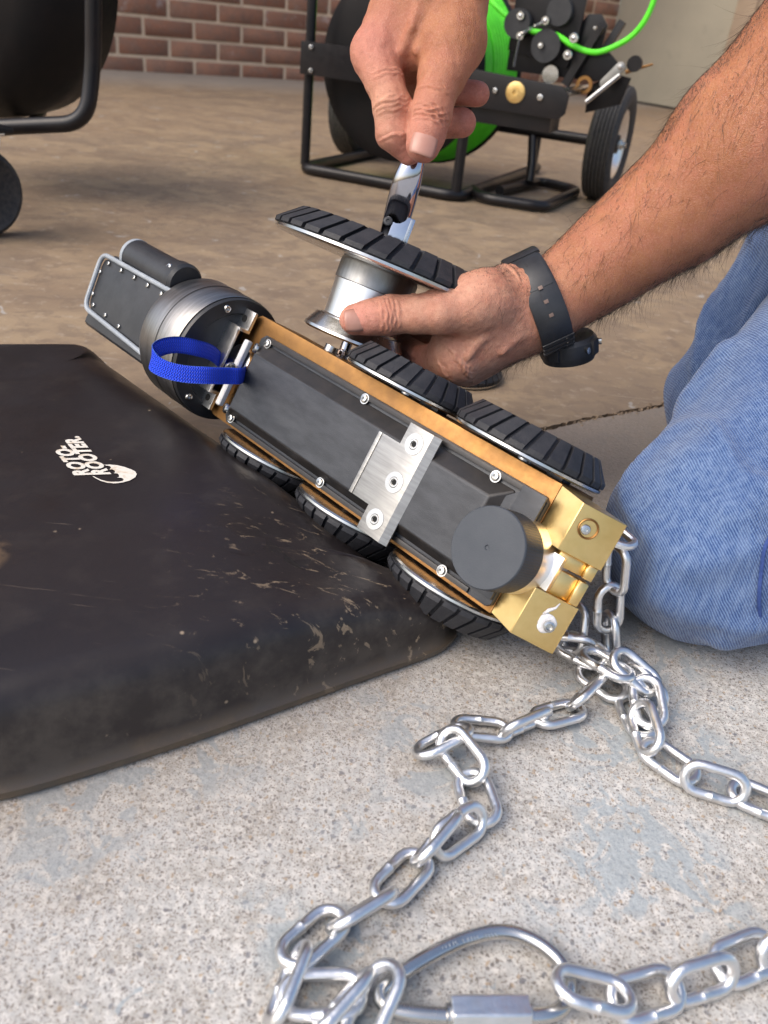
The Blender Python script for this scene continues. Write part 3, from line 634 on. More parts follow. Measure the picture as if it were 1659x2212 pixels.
# brass end block: sloping inner face, flat outer face, slotted
b = B()
def slope_block(y0, y1, ytop0, ytop1):
    sec = [(.2796, -.0045), (.2985, -.0004), (.3190, -.0172), (.3200, -.0190), (.3170, -.0240), (.2796, -.0300)]
    vs = []; n = len(sec)
    for (x, z) in sec: vs.append((x, y0 + (ytop0 - y0) * max(0, min(1, (x - .2795) / .021)), z))
    for (x, z) in sec: vs.append((x, y1 + (ytop1 - y1) * max(0, min(1, (x - .2795) / .021)), z))
    b.add(vs, [tuple(range(n)), tuple(reversed(range(n, 2 * n)))] + [(i, (i + 1) % n, n + (i + 1) % n, n + i) for i in range(n)])
slope_block(-.0225, .0100, -.0225, .0072)          # upper arm
slope_block(-.0765, -.0480, -.0790, -.0480)        # lower arm
SM = axis_frame((.2985, 0, -.0004), (.642, 0, .766), (.766, 0, -.642))
for a_, c_ in ((-.0312, -.0225), (-.0480, -.0330)):
    b.box((.003, a_ + .0001, -.012), (.0206, c_ - .0001, -.0030), SM, .0004); b.box((.0207, a_ + .0001, -.012), (.0268, c_ - .0001, -.0002), SM, .0004)
me = b.mesh('end_block', 'brass', 25); eb = link('end_block', me, crawler); bv = eb.modifiers.new('b', 'BEVEL'); bv.width = .0007; bv.segments = 2; bv.limit_method = 'ANGLE'
b = B(); b.lathe([(.0062, .0004), (.0056, .0008), (.0050, .0002), (.0046, -.0006), (0, -.0006)], 28, SM @ T(.0096, -.0045, .0002), caps=False); part('counterbore', b, 'brass_dull', crawler)
b = B(); screw_head(b, SM @ T(.0084, -.0055, 0.0002), .0031, .0014); part('socket_screw', b, 'steel', crawler)
b = B()     # greased bolt: smeared ring of white grease with a dark socket
for i in range(34):
    a = 2 * math.pi * i / 34; rr = .0048 + .0009 * math.sin(a * 3 + 1) + random.uniform(-.0004, .0004)
bm = bmesh.new(); bmesh.ops.create_uvsphere(bm, u_segments=28, v_segments=14, radius=.0056)
for q in bm.verts:
    k = 1 + .06 * math.sin(3 * math.atan2(q.co.y, q.co.x) + 1) + random.uniform(-.03, .03); q.co = Vector((q.co.x * k * 1.0, q.co.y * k * 1.1, q.co.z * .26)) + Vector((.3155, -.0608, .0))
b.bm(bm, SM @ T(-.2995, -.0032, .0004))
b.tube([SM @ Vector(q) for q in ((.0115, -.060, .0004), (.013, -.0565, .0008), (.016, -.0535, .0006), (.017, -.050, .0003))], [.0009, .0012, .0008, .0003], 8); part('grease_smear', b, 'grease_white', crawler, 0)
b = B(); b.lathe([(.0034, 0), (.0034, .0035), (.0022, .0038), (.0018, .0012), (0, .0012)], 20, SM @ T(.0172, -.0645, .0008), caps=False); part('socket_screw', b, 'steel', crawler)
# wheels ---------------------------------------------------------------
def wheel_parts(parent, f, R_, n=26, tw=.017, cone=.80, tyre_mat='rubber', rim_t=.0026):
    """z of frame f points outward: bright rim plate inside, conical block tyre outside"""
    b = B(); b.lathe([(.006, -rim_t), (R_ * .96, -rim_t), (R_ * .985, -rim_t * .6), (R_ * .985, 0), (R_ * .9, .0015), (.006, .0015)], 72, f, caps=False); rim = part('wheel_rim', b, 'steel', parent)
    b = B(); b.lathe([(R_ * .60, .001), (R_ * .965, .0006), (R_ * .965, .0022), (R_ * cone * .95, tw * .93), (R_ * .60, tw * .8)], 72, f, caps=False)
    for i in range(n):
        a0 = 2 * math.pi * i / n; da = 2 * math.pi / n * .78; sk = .10
        vs = []
        for (rr, z, s) in ((R_ * .90, .0014, 0), (R_ * 1.0, .0012, 0), (R_ * 1.0, .0045, .1), (R_ * cone, tw, 1), (R_ * (cone - .13), tw, 1)):
            for e in (0, .33, .67, 1):
                a = a0 + sk * s + da * (e if s < .5 else e * .94 + .03); vs.append((rr * math.cos(a), rr * math.sin(a), z))
        fs = []
        for r in range(4):
            for e in range(3): fs.append((r * 4 + e, r * 4 + e + 1, (r + 1) * 4 + e + 1, (r + 1) * 4 + e))
        for e in range(3): fs.append((16 + e, 17 + e, 1 + e, e))
        fs += [(0, 4, 8, 12, 16), (3, 19, 15, 11, 7)]
        b.add([f @ Vector(q) for q in vs], fs)
    part('tyre', b, tyre_mat, parent, 25)
    b = B(); b.lathe([(.0, tw * .55), (.011, tw * .55), (.012, tw * .45), (R_ * .58, tw * .40), (R_ * .58, .001), (.0, .001)], 40, f, caps=False); part('wheel_centre', b, 'black_plastic', parent)
def crawler_wheel(x, y, sgn, R_, ph=0.0):
    e = bpy.data.objects.new('wheel', None); col.objects.link(e); e.parent = crawler; e.matrix_local = T(x, y, -.028); e.empty_display_size = .01
    f = axis_frame((0, 0, 0), (0, sgn, 0)) @ Matrix.Rotation(ph, 4, 'Z'); wheel_parts(e, f, R_); return e
crawler_wheel(.1285, .0160, 1, .0500, .05); crawler_wheel(.2365, .0160, 1, .0515, .12)
for x, ph in ((.042, .02), (.1385, .1), (.2365, .17)): crawler_wheel(x, -.0815, -1, .0475, ph)
b = B()
for x in (.042, .1285, .2365): b.tube([(x, -.090, -.028), (x, .030 if x > .1 else .016, -.028)], .0055, 16)
part('axle', b, 'steel', crawler)
for x in (.16, .2655, .155): 
    b = B(); b.box((x - .006, .0105, -.030), (x + .006, .0145, -.018), bev=.0008); part('axle_clip', b, 'black_plastic', crawler)
# front fittings: bracket with feet, white pegs, connector
b = B()
b.box((-.036, -.074, .0005), (-.019, -.060, .0035), bev=.0008); b.box((-.034, -.004, .0005), (-.017, .011, .0035), bev=.0008)
b.box((-.035, -.0605, .0005), (-.019, -.0580, .0115), bev=.0006); b.box((-.033, -.0065, .0005), (-.017, -.0040, .0115), bev=.0006); b.box((-.034, -.0605, .0090), (-.0185, -.0040, .0118), bev=.0006)
part('lug_bracket', b, 'alu', crawler)
for y in (.003, -.066):
    b = B(); b.lathe([(.0028, 0), (.0028, .0004), (0, .0004)], 18, T(-.0265, y, .0034), caps=False); part('bracket_hole_shade', b, 'hole_shade_black', crawler)  # flat black disc paints the shade inside the hole
    y0_ = -.0325 if y > 0 else -.0660
    b = B(); b.box((-.0125, y0_, .0015), (-.0070, y0_ + .0225, .0070), bev=.002, seg=3); part('white_peg', b, 'white_plastic', crawler)
b = B(); b.lathe([(0, -.004), (.012, -.004), (.013, .002), (.008, .004), (0, .004)], 32, T(-.018, -.028, -.003), caps=False); part('connector_boss', b, 'alu', crawler)
b = B(); b.lathe([(.0042, -.003), (.0060, 0), (.0042, .003), (.0030, .0008), (.0030, -.0008)], 20, axis_frame((-.010, -.036, .0085), (.2, .6, .8)), caps=False); part('strap_clasp', b, 'steel', crawler)
# camera head -----------------------------------------------------------
hx = axis_frame((-.030, -.0330, -.0050), (1, 0, 0), (0, 1, 0))
b = B(); b.lathe([(0, -.004), (.051, -.004), (.0515, -.002), (.0505, .0002), (.040, .0006), (.038, -.002), (0, -.002)], 80, hx, caps=False); part('head_flange', b, 'black_plastic', crawler)
b = B(); b.lathe([(.0515, -.0045), (.0520, -.0055), (.0520, -.051), (.0505, -.055), (.030, -.057), (0, -.057)], 80, hx, caps=False); part('head_barrel', b, 'steel_drum', crawler)
b = B(); b.lathe([(.0523, -.0300), (.0523, -.0306), (.0518, -.0308)], 80, hx, caps=False); part('barrel_seam', b, 'ridge_black', crawler)
for a in (35, 92, 148, 215, 275, 330):
    b = B(); screw_head(b, hx @ T(.0452 * math.cos(rad(a)), .0452 * math.sin(rad(a)), .0004), .0032, .0022); part('flange_screw', b, 'steel', crawler)
part('neck', B().box((-.036, -.060, -.045), (-.002, -.004, -.010), bev=.003), 'brass_dull', crawler)
b = B(); b.box((-.192, -.0700, -.010), (-.080, -.0035, .0300), bev=.006, seg=3); part('head_housing', b, 'black_plastic', crawler)
# face panel with grey rounded frame
fp = [(-.1885, -.0560, .036), (-.1955, -.0070, .036), (-.068, -.0050, .036), (-.068, -.0610, .036)]
pc = [Vector(q) for q in fp]
loop = fillet([pc[0].lerp(pc[3], .5), pc[0], pc[1], pc[2], pc[3], pc[0].lerp(pc[3], .5)], .010, 6)[:-1]
part('face_frame', B().tube(loop, .0021, 10, closed=True), 'grey_paint', crawler)
b = B(); b.prism([(q.x * .965 - .0044, -.0315 + (q.y + .0315) * .92) for q in loop], .0285, .0342, None, .0004); part('face_panel', b, 'black_plastic', crawler)
k = 0
for i, q in enumerate([(-.182, -.0120), (-.160, -.0115), (-.138, -.0110), (-.116, -.0108), (-.094, -.0110), (-.189, -.0220), (-.186, -.0420), (-.178, -.0500), (-.155, -.0515), (-.130, -.0530)]):
    b = B(); screw_head(b, T(q[0], q[1], .0342), .0021, .0020); part('panel_screw', b, 'steel', crawler)
# lamp pod
lx = axis_frame((-.168, .0040, .022), (1, 0, 0), (0, 1, 0))
b = B(); b.lathe([(0, -.001), (.0120, -.001), (.0148, .002), (.0150, .066), (.0165, .068), (.0168, .078), (.0148, .081), (0, .082)], 48, lx, caps=False); b.box((-.165, -.012, .006), (-.098, .004, .030), bev=.005, seg=3); part('lamp_pod', b, 'black_plastic', crawler)
b = B(); screw_head(b, lx @ T(.004, -.0108, .0965) if False else T(-.098, .011, .0350), .0030, .0022); part('pod_screw', b, 'steel', crawler)
b = B(); b.lathe([(.0122, -.0018), (.0152, -.0018), (.0152, .0022), (.0122, .0022)], 48, lx, caps=False); part('pod_ring', b, 'grey_paint', crawler)
# blue webbing strap: a ribbon loop round the bracket
def m_web():
    t = NT('blue_webbing'); uv = t.n('ShaderNodeUVMap').outputs[0]
    sx = t.n('ShaderNodeSeparateXYZ', {0: uv}); 
    zz = t.math('ABSOLUTE', t.math('SUBTRACT', t.math('FRACT', t.math('MULTIPLY', sx.outputs[1], 5.0)), .5))
    h = t.math('SINE', t.math('MULTIPLY', t.math('ADD', sx.outputs[0], t.math('MULTIPLY', zz, .0022)), 6.283 / .0017))
    k = t.ramp(t.math('MULTIPLY_ADD', h, .5), [(0, 0.0), (1, 1.0)]); t.t.nodes[-2].inputs[2].default_value = .5
    ed = t.math('ABSOLUTE', t.math('SUBTRACT', sx.outputs[1], .5))
    c = t.mix(k, (.002, .022, .40), (.004, .075, .95)); c = t.mix(t.ramp(ed, [(.46, 0.0), (.5, .6)]), c, (.06, .16, .42))
    t.P(Base_Color=c, Roughness=.62); t.p.inputs['Sheen Weight'].default_value = .0
    t.bump(t.math('ADD', h, t.math('MULTIPLY', zz, 2.0)), .7, .0006); return t.m
MAT['web'] = m_web()
def ribbon(path, wdir, width, thick, uvs=True):
    n = len(path); vs = []; fs = []
    T_ = [(path[min(i + 1, n - 1)] - path[max(i - 1, 0)]).normalized() for i in range(n)]
    L_ = [0.0]
    for i in range(1, n): L_.append(L_[-1] + (path[i] - path[i - 1]).length)
    cols = 6
    for i in range(n):
        w_ = wdir[i] if isinstance(wdir, list) else wdir; w_ = (w_ - T_[i] * w_.dot(T_[i])).normalized(); nn = T_[i].cross(w_)
        for side in (1, -1):
            for j in range(cols + 1): 
                e = j / cols - .5; vs.append(path[i] + w_ * (e * width) + nn * (side * thick / 2 * (1 - (abs(e) * 2) ** 6 * .6)))
    m_ = 2 * (cols + 1); uvl = {}
    for i in range(n - 1):
        for s in (0, 1):
            for j in range(cols):
                a = i * m_ + s * (cols + 1) + j; fs.append((a, a + 1, a + m_ + 1, a + m_))
        a = i * m_; fs.append((a, a + cols + 1, a + m_ + cols + 1, a + m_)); fs.append((a + cols, a + 2 * cols + 1, a + m_ + 2 * cols + 1, a + m_ + cols))
    me = bpy.data.meshes.new('webbing'); me.from_pydata([tuple(q) for q in vs], [], fs); uvm = me.uv_layers.new(name='UVMap')
    for lp in me.loops:
        i, r = divmod(lp.vertex_index, m_); uvm.data[lp.index].uv = (L_[i], (r % (cols + 1)) / cols)
    for p_ in me.polygons: p_.use_smooth = True
    me.materials.append(MAT['web']); return me
WS = lambda x, y, z: W(x, y, z)
pth = smooth_path([WS(500, 800, .655), WS(482, 785, .640), WS(458, 763, .618), WS(425, 752, .600), WS(385, 745, .588), WS(350, 750, .576), WS(330, 766, .568), WS(333, 784, .562), WS(360, 799, .560), WS(400, 808, .562), WS(450, 811, .570), WS(495, 812, .588), WS(522, 812, .602), WS(530, 806, .640)], 8)
wd = [Vector(DN) * -1 * .96 + Vector(RT) * .16 for _ in pth]
o = link('blue_strap', ribbon(pth, wd, .0118, .0013)); o['label'] = 'bright blue woven strap looped round the metal bracket of the crawler'; o['category'] = 'strap'

# ------------------------------------------------------------------ wheel and hub being fitted (held in the hand)
ax = (Vector(RT) * .377 - Vector(DN) * .926 - Vector(FW) * .235).normalized()
hc = W(826, 574, .618)
HM = axis_frame(hc, ax, tuple(RT)) @ Matrix.Diagonal((1.044, 1.044, .94, 1))
heldw = thing('detached_wheel', 'large block tread wheel on a bright flared aluminium hub, held in the hands', 'wheel', HM)
wheel_parts(heldw, Matrix.Rotation(.06, 4, 'Z'), .0815, 32, .0180, .82, 'rubber', .0034)
b = B(); b.lathe([(0, .003), (.026, .003), (.0285, -.004), (.0292, -.0055), (.0292, -.0200), (.0288, -.0204)], 64, None, caps=False); part('hub_collar', b, 'steel_brushed', heldw)
b = B(); b.lathe([(.0286, -.0206), (.0278, -.046), (.0280, -.049), (.0300, -.051)], 64, None, caps=False); part('hub_tube', b, 'alu', heldw)
b = B(); b.lathe([(.0300, -.0500), (.0330, -.0508), (.0385, -.0605), (.0388, -.0625), (.0376, -.0640), (0, -.0640)], 48, None, caps=False); part('hub_flange', b, 'steel', heldw, 20)
b = B(); b.lathe([(.0040, -.0640), (.0040, -.0735), (.0065, -.0738), (.0065, -.0770), (.0045, -.0775), (.0045, -.0800), (0, -.0800)], 20, T(-.004, 0, 0), caps=False); part('hub_bolt', b, 'chrome_dark', heldw)
# tool handle standing in the hub
tl = thing('hand_tool', 'shiny chrome folding tool handle pinched in the fingers above the wheel', 'hand tool')
n_ = 14; path = [W(842, 545, .600), W(848, 512, .595), W(862, 455, .584), W(873, 415, .575), W(885, 375, .568), W(895, 345, .565), W(902, 318, .563)]
path = smooth_path(path, 4); rr = np.interp(np.linspace(0, 1, len(path)), [0, .12, .4, .6, .85, 1], [.0085, .0092, .0102, .0098, .0074, .0058])
part('handle', B().tube(path, list(rr), 20, rx=.62, up=tuple(FW)), 'chrome_dark', tl)
e1 = W(838, 478, .583); b = B(); screw_head(b, axis_frame(e1, -Vector(FW), tuple(RT)), .0035, .0012); part('pivot_screw', b, 'black_plastic', tl)
b = B(); fr_ = axis_frame(W(868, 492, .588), ax, tuple(RT)); b.box((-.0075, -.004, -.010), (.0075, .004, .008), fr_, .001); part('jaw_block', b, 'chrome_dark', tl)
b = B(); b.box((.0042, -.0052, -.009), (.0062, -.004, .007), fr_, .0003); part('jaw_edge', b, 'steel', tl)
# spare wheel lying on the slab behind the hand
g0 = G(1000, 812, 0); sw_ = thing('spare_wheel', 'spare block tread wheel lying flat on the slab behind the hand', 'wheel', frame(Vector((g0.x, g0.y, .0035)), Vector((1, 0, 0)), Vector((0, 1, 0)), Vector((0, 0, 1))))
wheel_parts(sw_, Matrix.Identity(4), .043, 26, .015)

# ------------------------------------------------------------------ galvanised chain
LK_L, LK_W, LK_R = .0365, .0205, .00265
def link_mesh():
    a = LK_L / 2 - LK_W / 2; rr = LK_W / 2 - LK_R; pts = []; R_ = []
    for i in range(9): t = -math.pi / 2 + math.pi * i / 8; pts.append((a + rr * math.cos(t), rr * math.sin(t), 0))
    for i in range(1, 4): pts.append((a - 2 * a * i / 4, rr, 0))
    for i in range(9): t = math.pi / 2 + math.pi * i / 8; pts.append((-a + rr * math.cos(t), rr * math.sin(t), 0))
    for x in (-.5 * a, -.06 * a, -.01 * a, .04 * a, .5 * a): pts.append((x, -rr, 0))
    for q in pts: R_.append(LK_R)
    R_[-4] = LK_R * 1.02; R_[-3] = LK_R * 1.16; R_[-2] = LK_R * 1.05        # weld bead
    return B().tube(pts, R_, 14, closed=True, up=(0, 0, 1)).mesh('chain_link', 'zinc', 0)
LMESH = link_mesh()
chain = thing('galvanised_chain', 'loose galvanised steel chain hanging from the brass end and snaking over the concrete', 'chain')
chain.location = G(1330, 1440); bpy.context.view_layer.update(); CINV = chain.matrix_world.inverted()
def put_link(p0, p1, roll, h0=.006, h1=.006, dep=None):
    """link between two survey points; roll 0 = lying flat, 90 = on edge"""
    if dep: a, b_ = W(*p0, dep[0]), W(*p1, dep[1])
    else: a, b_ = G(*p0, h0), G(*p1, h1)
    c = (a + b_) / 2; x = (b_ - a).normalized(); up = Vector((0, 0, 1)) if abs(x.z) < .8 else Vector(FW) * -1
    z = (up - x * up.dot(x)).normalized(); y = z.cross(x)
    M_ = frame(c, x, y, z) @ Matrix.Rotation(rad(roll), 4, 'X')
    zmin = min((M_ @ v.co).z for v in LMESH.vertices)
    if zmin < .0003: M_ = Matrix.Translation((0, 0, .0003 - zmin)) @ M_
    link('chain_link', LMESH, chain, CINV @ M_)
# hanging strand and the strand behind the brass block
put_link((1336, 1172), (1326, 1285), 62, dep=(.480, .498)); put_link((1318, 1258), (1313, 1368), -12, dep=(.497, .512)); put_link((1313, 1345), (1317, 1432), 80, dep=(.515, .522))
put_link((1244, 1318), (1234, 1404), 50, dep=(.520, .523))
# tangle
put_link((1222, 1388), (1292, 1422), 25, .012, .014); put_link((1206, 1395), (1246, 1400), -70, .008, .010)
put_link((1256, 1402), (1368, 1470), -8, .019, .020); put_link((1328, 1412), (1418, 1490), 14, .026, .014)
put_link((1268, 1455), (1332, 1498), 20, .004, .004); put_link((1318, 1440), (1392, 1492), -55, .010, .010)
put_link((1296, 1470), (1234, 1530), 62, .009, .008); put_link((1258, 1530), (1150, 1558), 10, .004, .004)
put_link((1184, 1545), (1084, 1588), 68, .009, .009); put_link((1105, 1580), (975, 1568), 8, .005, .006)
put_link((1004, 1576), (908, 1626), 28, .012, .005); put_link((958, 1580), (1040, 1686), 48, .014, .010)
put_link((1008, 1655), (1056, 1796), 12, .006, .006); put_link((1052, 1752), (928, 1840), -58, .010, .009)
put_link((990, 1758), (896, 1868), 64, .014, .011); put_link((928, 1832), (804, 1962), 6, .004, .005)
put_link((846, 1928), (718, 2006), 60, .010, .010); put_link((742, 1965), (608, 2086), 12, .006, .007)
put_link((652, 2056), (590, 2212), 64, .009, .008); put_link((600, 2150), (794, 2146), 4, .006, .007)
put_link((775, 2132), (692, 2226), 66, .010, .007); put_link((835, 2108), (775, 2235), 30, .014, .008)
# right hand strand
put_link((1366, 1468), (1412, 1516), 70, .010, .008); put_link((1392, 1470), (1408, 1562), 18, .018, .010); put_link((1352, 1502), (1400, 1596), 10, .004, .004)
put_link((1378, 1520), (1412, 1625), 60, .014, .010); put_link((1380, 1600), (1512, 1692), 8, .005, .005)
put_link((1472, 1672), (1616, 1716), 66, .010, .009); put_link((1572, 1700), (1722, 1762), 8, .005, .005)
put_link((1682, 1736), (1800, 1790), 64, .009, .009); put_link((1770, 1775), (1880, 1900), 8, .005, .005); put_link((1868, 1860), (1900, 1990), 66, .009, .009)
put_link((1890, 1945), (1840, 2070), 8, .005, .005); put_link((1855, 2030), (1730, 2085), 66, .009, .009); put_link((1765, 2052), (1640, 2020), 10, .006, .006) if False else None
put_link((1192, 2118), (1374, 2162), -14, .016, .010); put_link((1318, 2170), (1470, 2128), 18, .006, .006); put_link((1432, 2142), (1600, 2092), 66, .010, .010)
put_link((1538, 2098), (1680, 2040), 16, .006, .008); put_link((1640, 2068), (1775, 2030), 64, .010, .010); put_link((1735, 2048), (1860, 2040), 10, .006, .006)
# eye under the brass end that the chain hangs from
part('hook_pin', B().tube(smooth_path([(.312, -.006, -.022), (.322, -.004, -.028), (.322, .000, -.036), (.310, .002, -.038)], 5), .0024, 10), 'zinc', crawler)
# quick link (screw-gate oval)
ql = thing('quick_link', 'long steel screw gate quick link lying on the concrete, joining the chain', 'quick link')
base = [(835, 2128), (905, 2078), (1000, 2030), (1084, 2012), (1150, 2030), (1205, 2072), (1228, 2122), (1222, 2165), (1190, 2190), (1120, 2196), (1000, 2196), (900, 2190), (845, 2178), (823, 2155)]
P3 = [G(x, y, .0075) for x, y in base]; ql.location = P3[0]; bpy.context.view_layer.update(); QI = ql.matrix_world.inverted()
rod = B().tube(smooth_path([QI @ q for q in P3], 7, closed=True), .0031, 16, closed=True); part('bent_rod', rod, 'steel', ql)
a, c_ = QI @ G(972, 2192, .0078), QI @ G(1140, 2190, .0078); b = B(); f = axis_frame(a, c_ - a, (0, 0, 1)); Ln = (c_ - a).length
hx_ = lambda r, z: [(r * math.cos(math.pi / 6 + math.pi / 3 * i), r * math.sin(math.pi / 6 + math.pi / 3 * i)) for i in range(6)]
b.prism(hx_(.0078, 0), 0, Ln, f, .0009, 3); part('sleeve_nut', b, 'zinc', ql)
b = B(); b.lathe([(.0042, 0), (.0042, .0016), (.0032, .0020)], 24, f @ T(0, 0, Ln - .0004)); part('thread_collar', b, 'steel', ql)
b = B(); b.lathe([(.0032, -.0018), (.0042, -.0014), (.0042, 0)], 24, f); part('thread_collar', b, 'steel', ql)
# worn stamping on the rod
b = B()
for i in range(16):
    t = i / 15; q = (QI @ G(955 + 118 * t, 2048 - 36 * t + 10 * t * t - 3, .0104)); 
    dirx = (QI @ G(1084, 2012, .0104)) - (QI @ G(955, 2048, .0104)); dirx.normalize()
    if i in (5, 11): continue
    s_ = random.choice((.35, -.35, 0)); up_ = Vector((0, 0, 1)).cross(dirx)
    b.tube([q - up_ * .0009, q + up_ * .0009 + dirx * .0012 * s_], .00016, 4)
part('stamped_marks', b, 'grey_paint', ql, kind='stuff')

# ------------------------------------------------------------------ person: implicit surfaces polygonised through OpenVDB
import openvdb as vdb
class SDF:
    def __init__(s, lo, hi, vox):
        s.vox = vox; s.lo = np.floor(np.array(lo) / vox).astype(int); s.hi = np.ceil(np.array(hi) / vox).astype(int); s.shape = tuple(s.hi - s.lo)
        s.a = np.full(s.shape, .05, np.float32)
    def region(s, pmin, pmax, pad):
        i0 = np.clip(np.floor((np.array(pmin) - pad) / s.vox).astype(int) - s.lo, 0, s.shape); i1 = np.clip(np.ceil((np.array(pmax) + pad) / s.vox).astype(int) - s.lo, 0, s.shape)
        sl_ = tuple(slice(a, b) for a, b in zip(i0, i1)); ax_ = [((np.arange(i0[k], i1[k]) + s.lo[k]) * s.vox).astype(np.float32) for k in range(3)]
        return sl_, ax_
    @staticmethod
    def cone(ax_, p0, r0, p1, r1, flat=None):
        X_, Y_, Z_ = ax_[0][:, None, None], ax_[1][None, :, None], ax_[2][None, None, :]
        d = np.array(p1) - np.array(p0); L2 = float(d @ d) + 1e-12
        qx, qy, qz = X_ - p0[0], Y_ - p0[1], Z_ - p0[2]
        t = np.clip((qx * d[0] + qy * d[1] + qz * d[2]) / L2, 0, 1)
        ex, ey, ez = qx - t * d[0], qy - t * d[1], qz - t * d[2]
        if flat is not None:
            f, k = flat; dt = ex * f[0] + ey * f[1] + ez * f[2]; dd = np.sqrt(np.maximum(ex * ex + ey * ey + ez * ez - dt * dt + (dt * k) ** 2, 1e-12))
        else: dd = np.sqrt(ex * ex + ey * ey + ez * ez)
        return dd - (r0 + (r1 - r0) * t)
def smin(a, b, k):
    h = np.maximum(k - np.abs(a - b), 0) / k; return np.minimum(a, b) - h * h * k * .25
def solve(grid, groups, pad=.03):
    """groups: list of (list of cones, k inside group, k to what is already there)"""
    for cones, kin, kout in groups:
        ps = np.array([c[0] for c in cones] + [c[2] for c in cones]); rm = max(max(c[1], c[3]) for c in cones)
        sl_, ax_ = grid.region(ps.min(0) - rm, ps.max(0) + rm, pad)
        d = None
        for c in cones:
            e = SDF.cone(ax_, *c[:4], flat=c[4] if len(c) > 4 else None); d = e if d is None else smin(d, e, kin)
        grid.a[sl_] = smin(grid.a[sl_], d.astype(np.float32), kout)
def polygonise(grid, iso=0.0, adapt=0.0):
    g = vdb.FloatGrid(.05); g.copyFromArray(grid.a, ijk=tuple(int(v) for v in grid.lo), tolerance=0)
    pts, tri, quad = g.convertToPolygons(isovalue=iso, adaptivity=adapt)
    return pts * grid.vox, tri, quad
def to_mesh(name, pts, tri, quad):
    me = bpy.data.meshes.new(name); nt_, nq = len(tri), len(quad)
    me.vertices.add(len(pts)); me.vertices.foreach_set('co', pts.astype(np.float32).ravel())
    me.loops.add(nt_ * 3 + nq * 4); me.loops.foreach_set('vertex_index', np.concatenate([tri.ravel(), quad.ravel()]).astype(np.int32))
    me.polygons.add(nt_ + nq); me.polygons.foreach_set('loop_start', np.concatenate([np.arange(nt_) * 3, nt_ * 3 + np.arange(nq) * 4]).astype(np.int32))
    me.update(calc_edges=True); me.validate(); 
    me.flip_normals()
    for_ = np.ones(len(me.polygons), bool); me.polygons.foreach_set('use_smooth', for_); return me
def pt(x, y, z): return np.array(CO + ray(x, y) * z)
def vnoise(p, scale, seed=0):
    """cheap smooth pseudo noise from summed sines"""
    r_ = np.random.default_rng(seed); out = np.zeros(len(p))
    for i in range(8):
        k = r_.normal(size=3); k /= np.linalg.norm(k); f = scale * (0.6 + 1.1 * r_.random()); out += np.sin(p @ k * f + r_.random() * 6.28)
    return out / 8

# skeleton, surveyed from the picture ---------------------------------
elbowL = pt(1800, 125, .520); 
shL = np.array([.62, .66, .80]); shR = np.array([.60, 1.00, .84]); 
wrL = pt(1175, 652, .603)
V3 = lambda *a: np.array(a, float)
AX = (wrL - elbowL) / np.linalg.norm(wrL - elbowL)
def A(x, y, z, r): return (pt(x, y, z), r)
def seg(a, b): return (a[0], a[1], b[0], b[1])
f0 = A(1265, 596, .597, .0290); f1 = A(1331, 545, .592, .0325); f2 = A(1403, 491, .583, .0355); f3 = A(1472, 441, .574, .0395); f4 = A(1606, 318, .553, .0500); f5 = (elbowL, .055)
wr = A(1180, 655, .603, .0270); wh = A(1110, 668, .602, .0275)
flatL = (np.array(FW), 1.22)
armL = [(wh[0], .0265, wr[0], .0265), seg(wr, f0), seg(f0, f1), seg(f1, f2), seg(f2, f3), seg(f3, f4), seg(f4, f5)]
upL = [(elbowL, .045, (elbowL + shL) / 2, .048), ((elbowL + shL) / 2, .048, shL, .055)]
# left hand mass
handL = [(wh[0], .0255, pt(1050, 700, .600), .0250), (pt(1110, 640, .592), .0205, pt(1030, 655, .576), .0205), (pt(1120, 700, .605), .0220, pt(1000, 765, .602), .0190), (pt(1120, 705, .620), .0200, pt(1010, 785, .622), .0170), (pt(1040, 700, .600), .0200, pt(985, 745, .606), .0170)]
thumbL = [(pt(1050, 648, .574), .0195, pt(950, 674, .570), .0150), (pt(950, 674, .570), .0150, pt(900, 680, .571), .0128), (pt(900, 680, .571), .0128, pt(840, 681, .574), .0135), (pt(840, 681, .574), .0135, pt(805, 685, .575), .0121), (pt(805, 685, .575), .0121, pt(768, 690, .576), .0111)]
indexL = [(pt(985, 778, .602), .0165, pt(915, 778, .636), .0118), (pt(915, 778, .636), .0118, pt(862, 745, .668), .0105), (pt(862, 745, .668), .0105, pt(835, 705, .662), .0095)]
middleL = [(pt(1000, 790, .622), .0150, pt(925, 795, .655), .0115), (pt(925, 795, .655), .0115, pt(860, 755, .672), .0105), (pt(860, 755, .672), .0100, pt(815, 735, .655), .0090)]
ringL = [(pt(1020, 770, .640), .0150, pt(930, 750, .675), .0110), (pt(930, 750, .675), .0105, pt(850, 715, .680), .0095), (pt(850, 715, .680), .0095, pt(800, 700, .66), .0085)]
littleL = [(pt(1040, 740, .655), .0140, pt(940, 700, .680), .0095), (pt(940, 700, .680), .0095, pt(860, 670, .680), .0085), (pt(860, 670, .680), .0085, pt(810, 660, .665), .0075)]
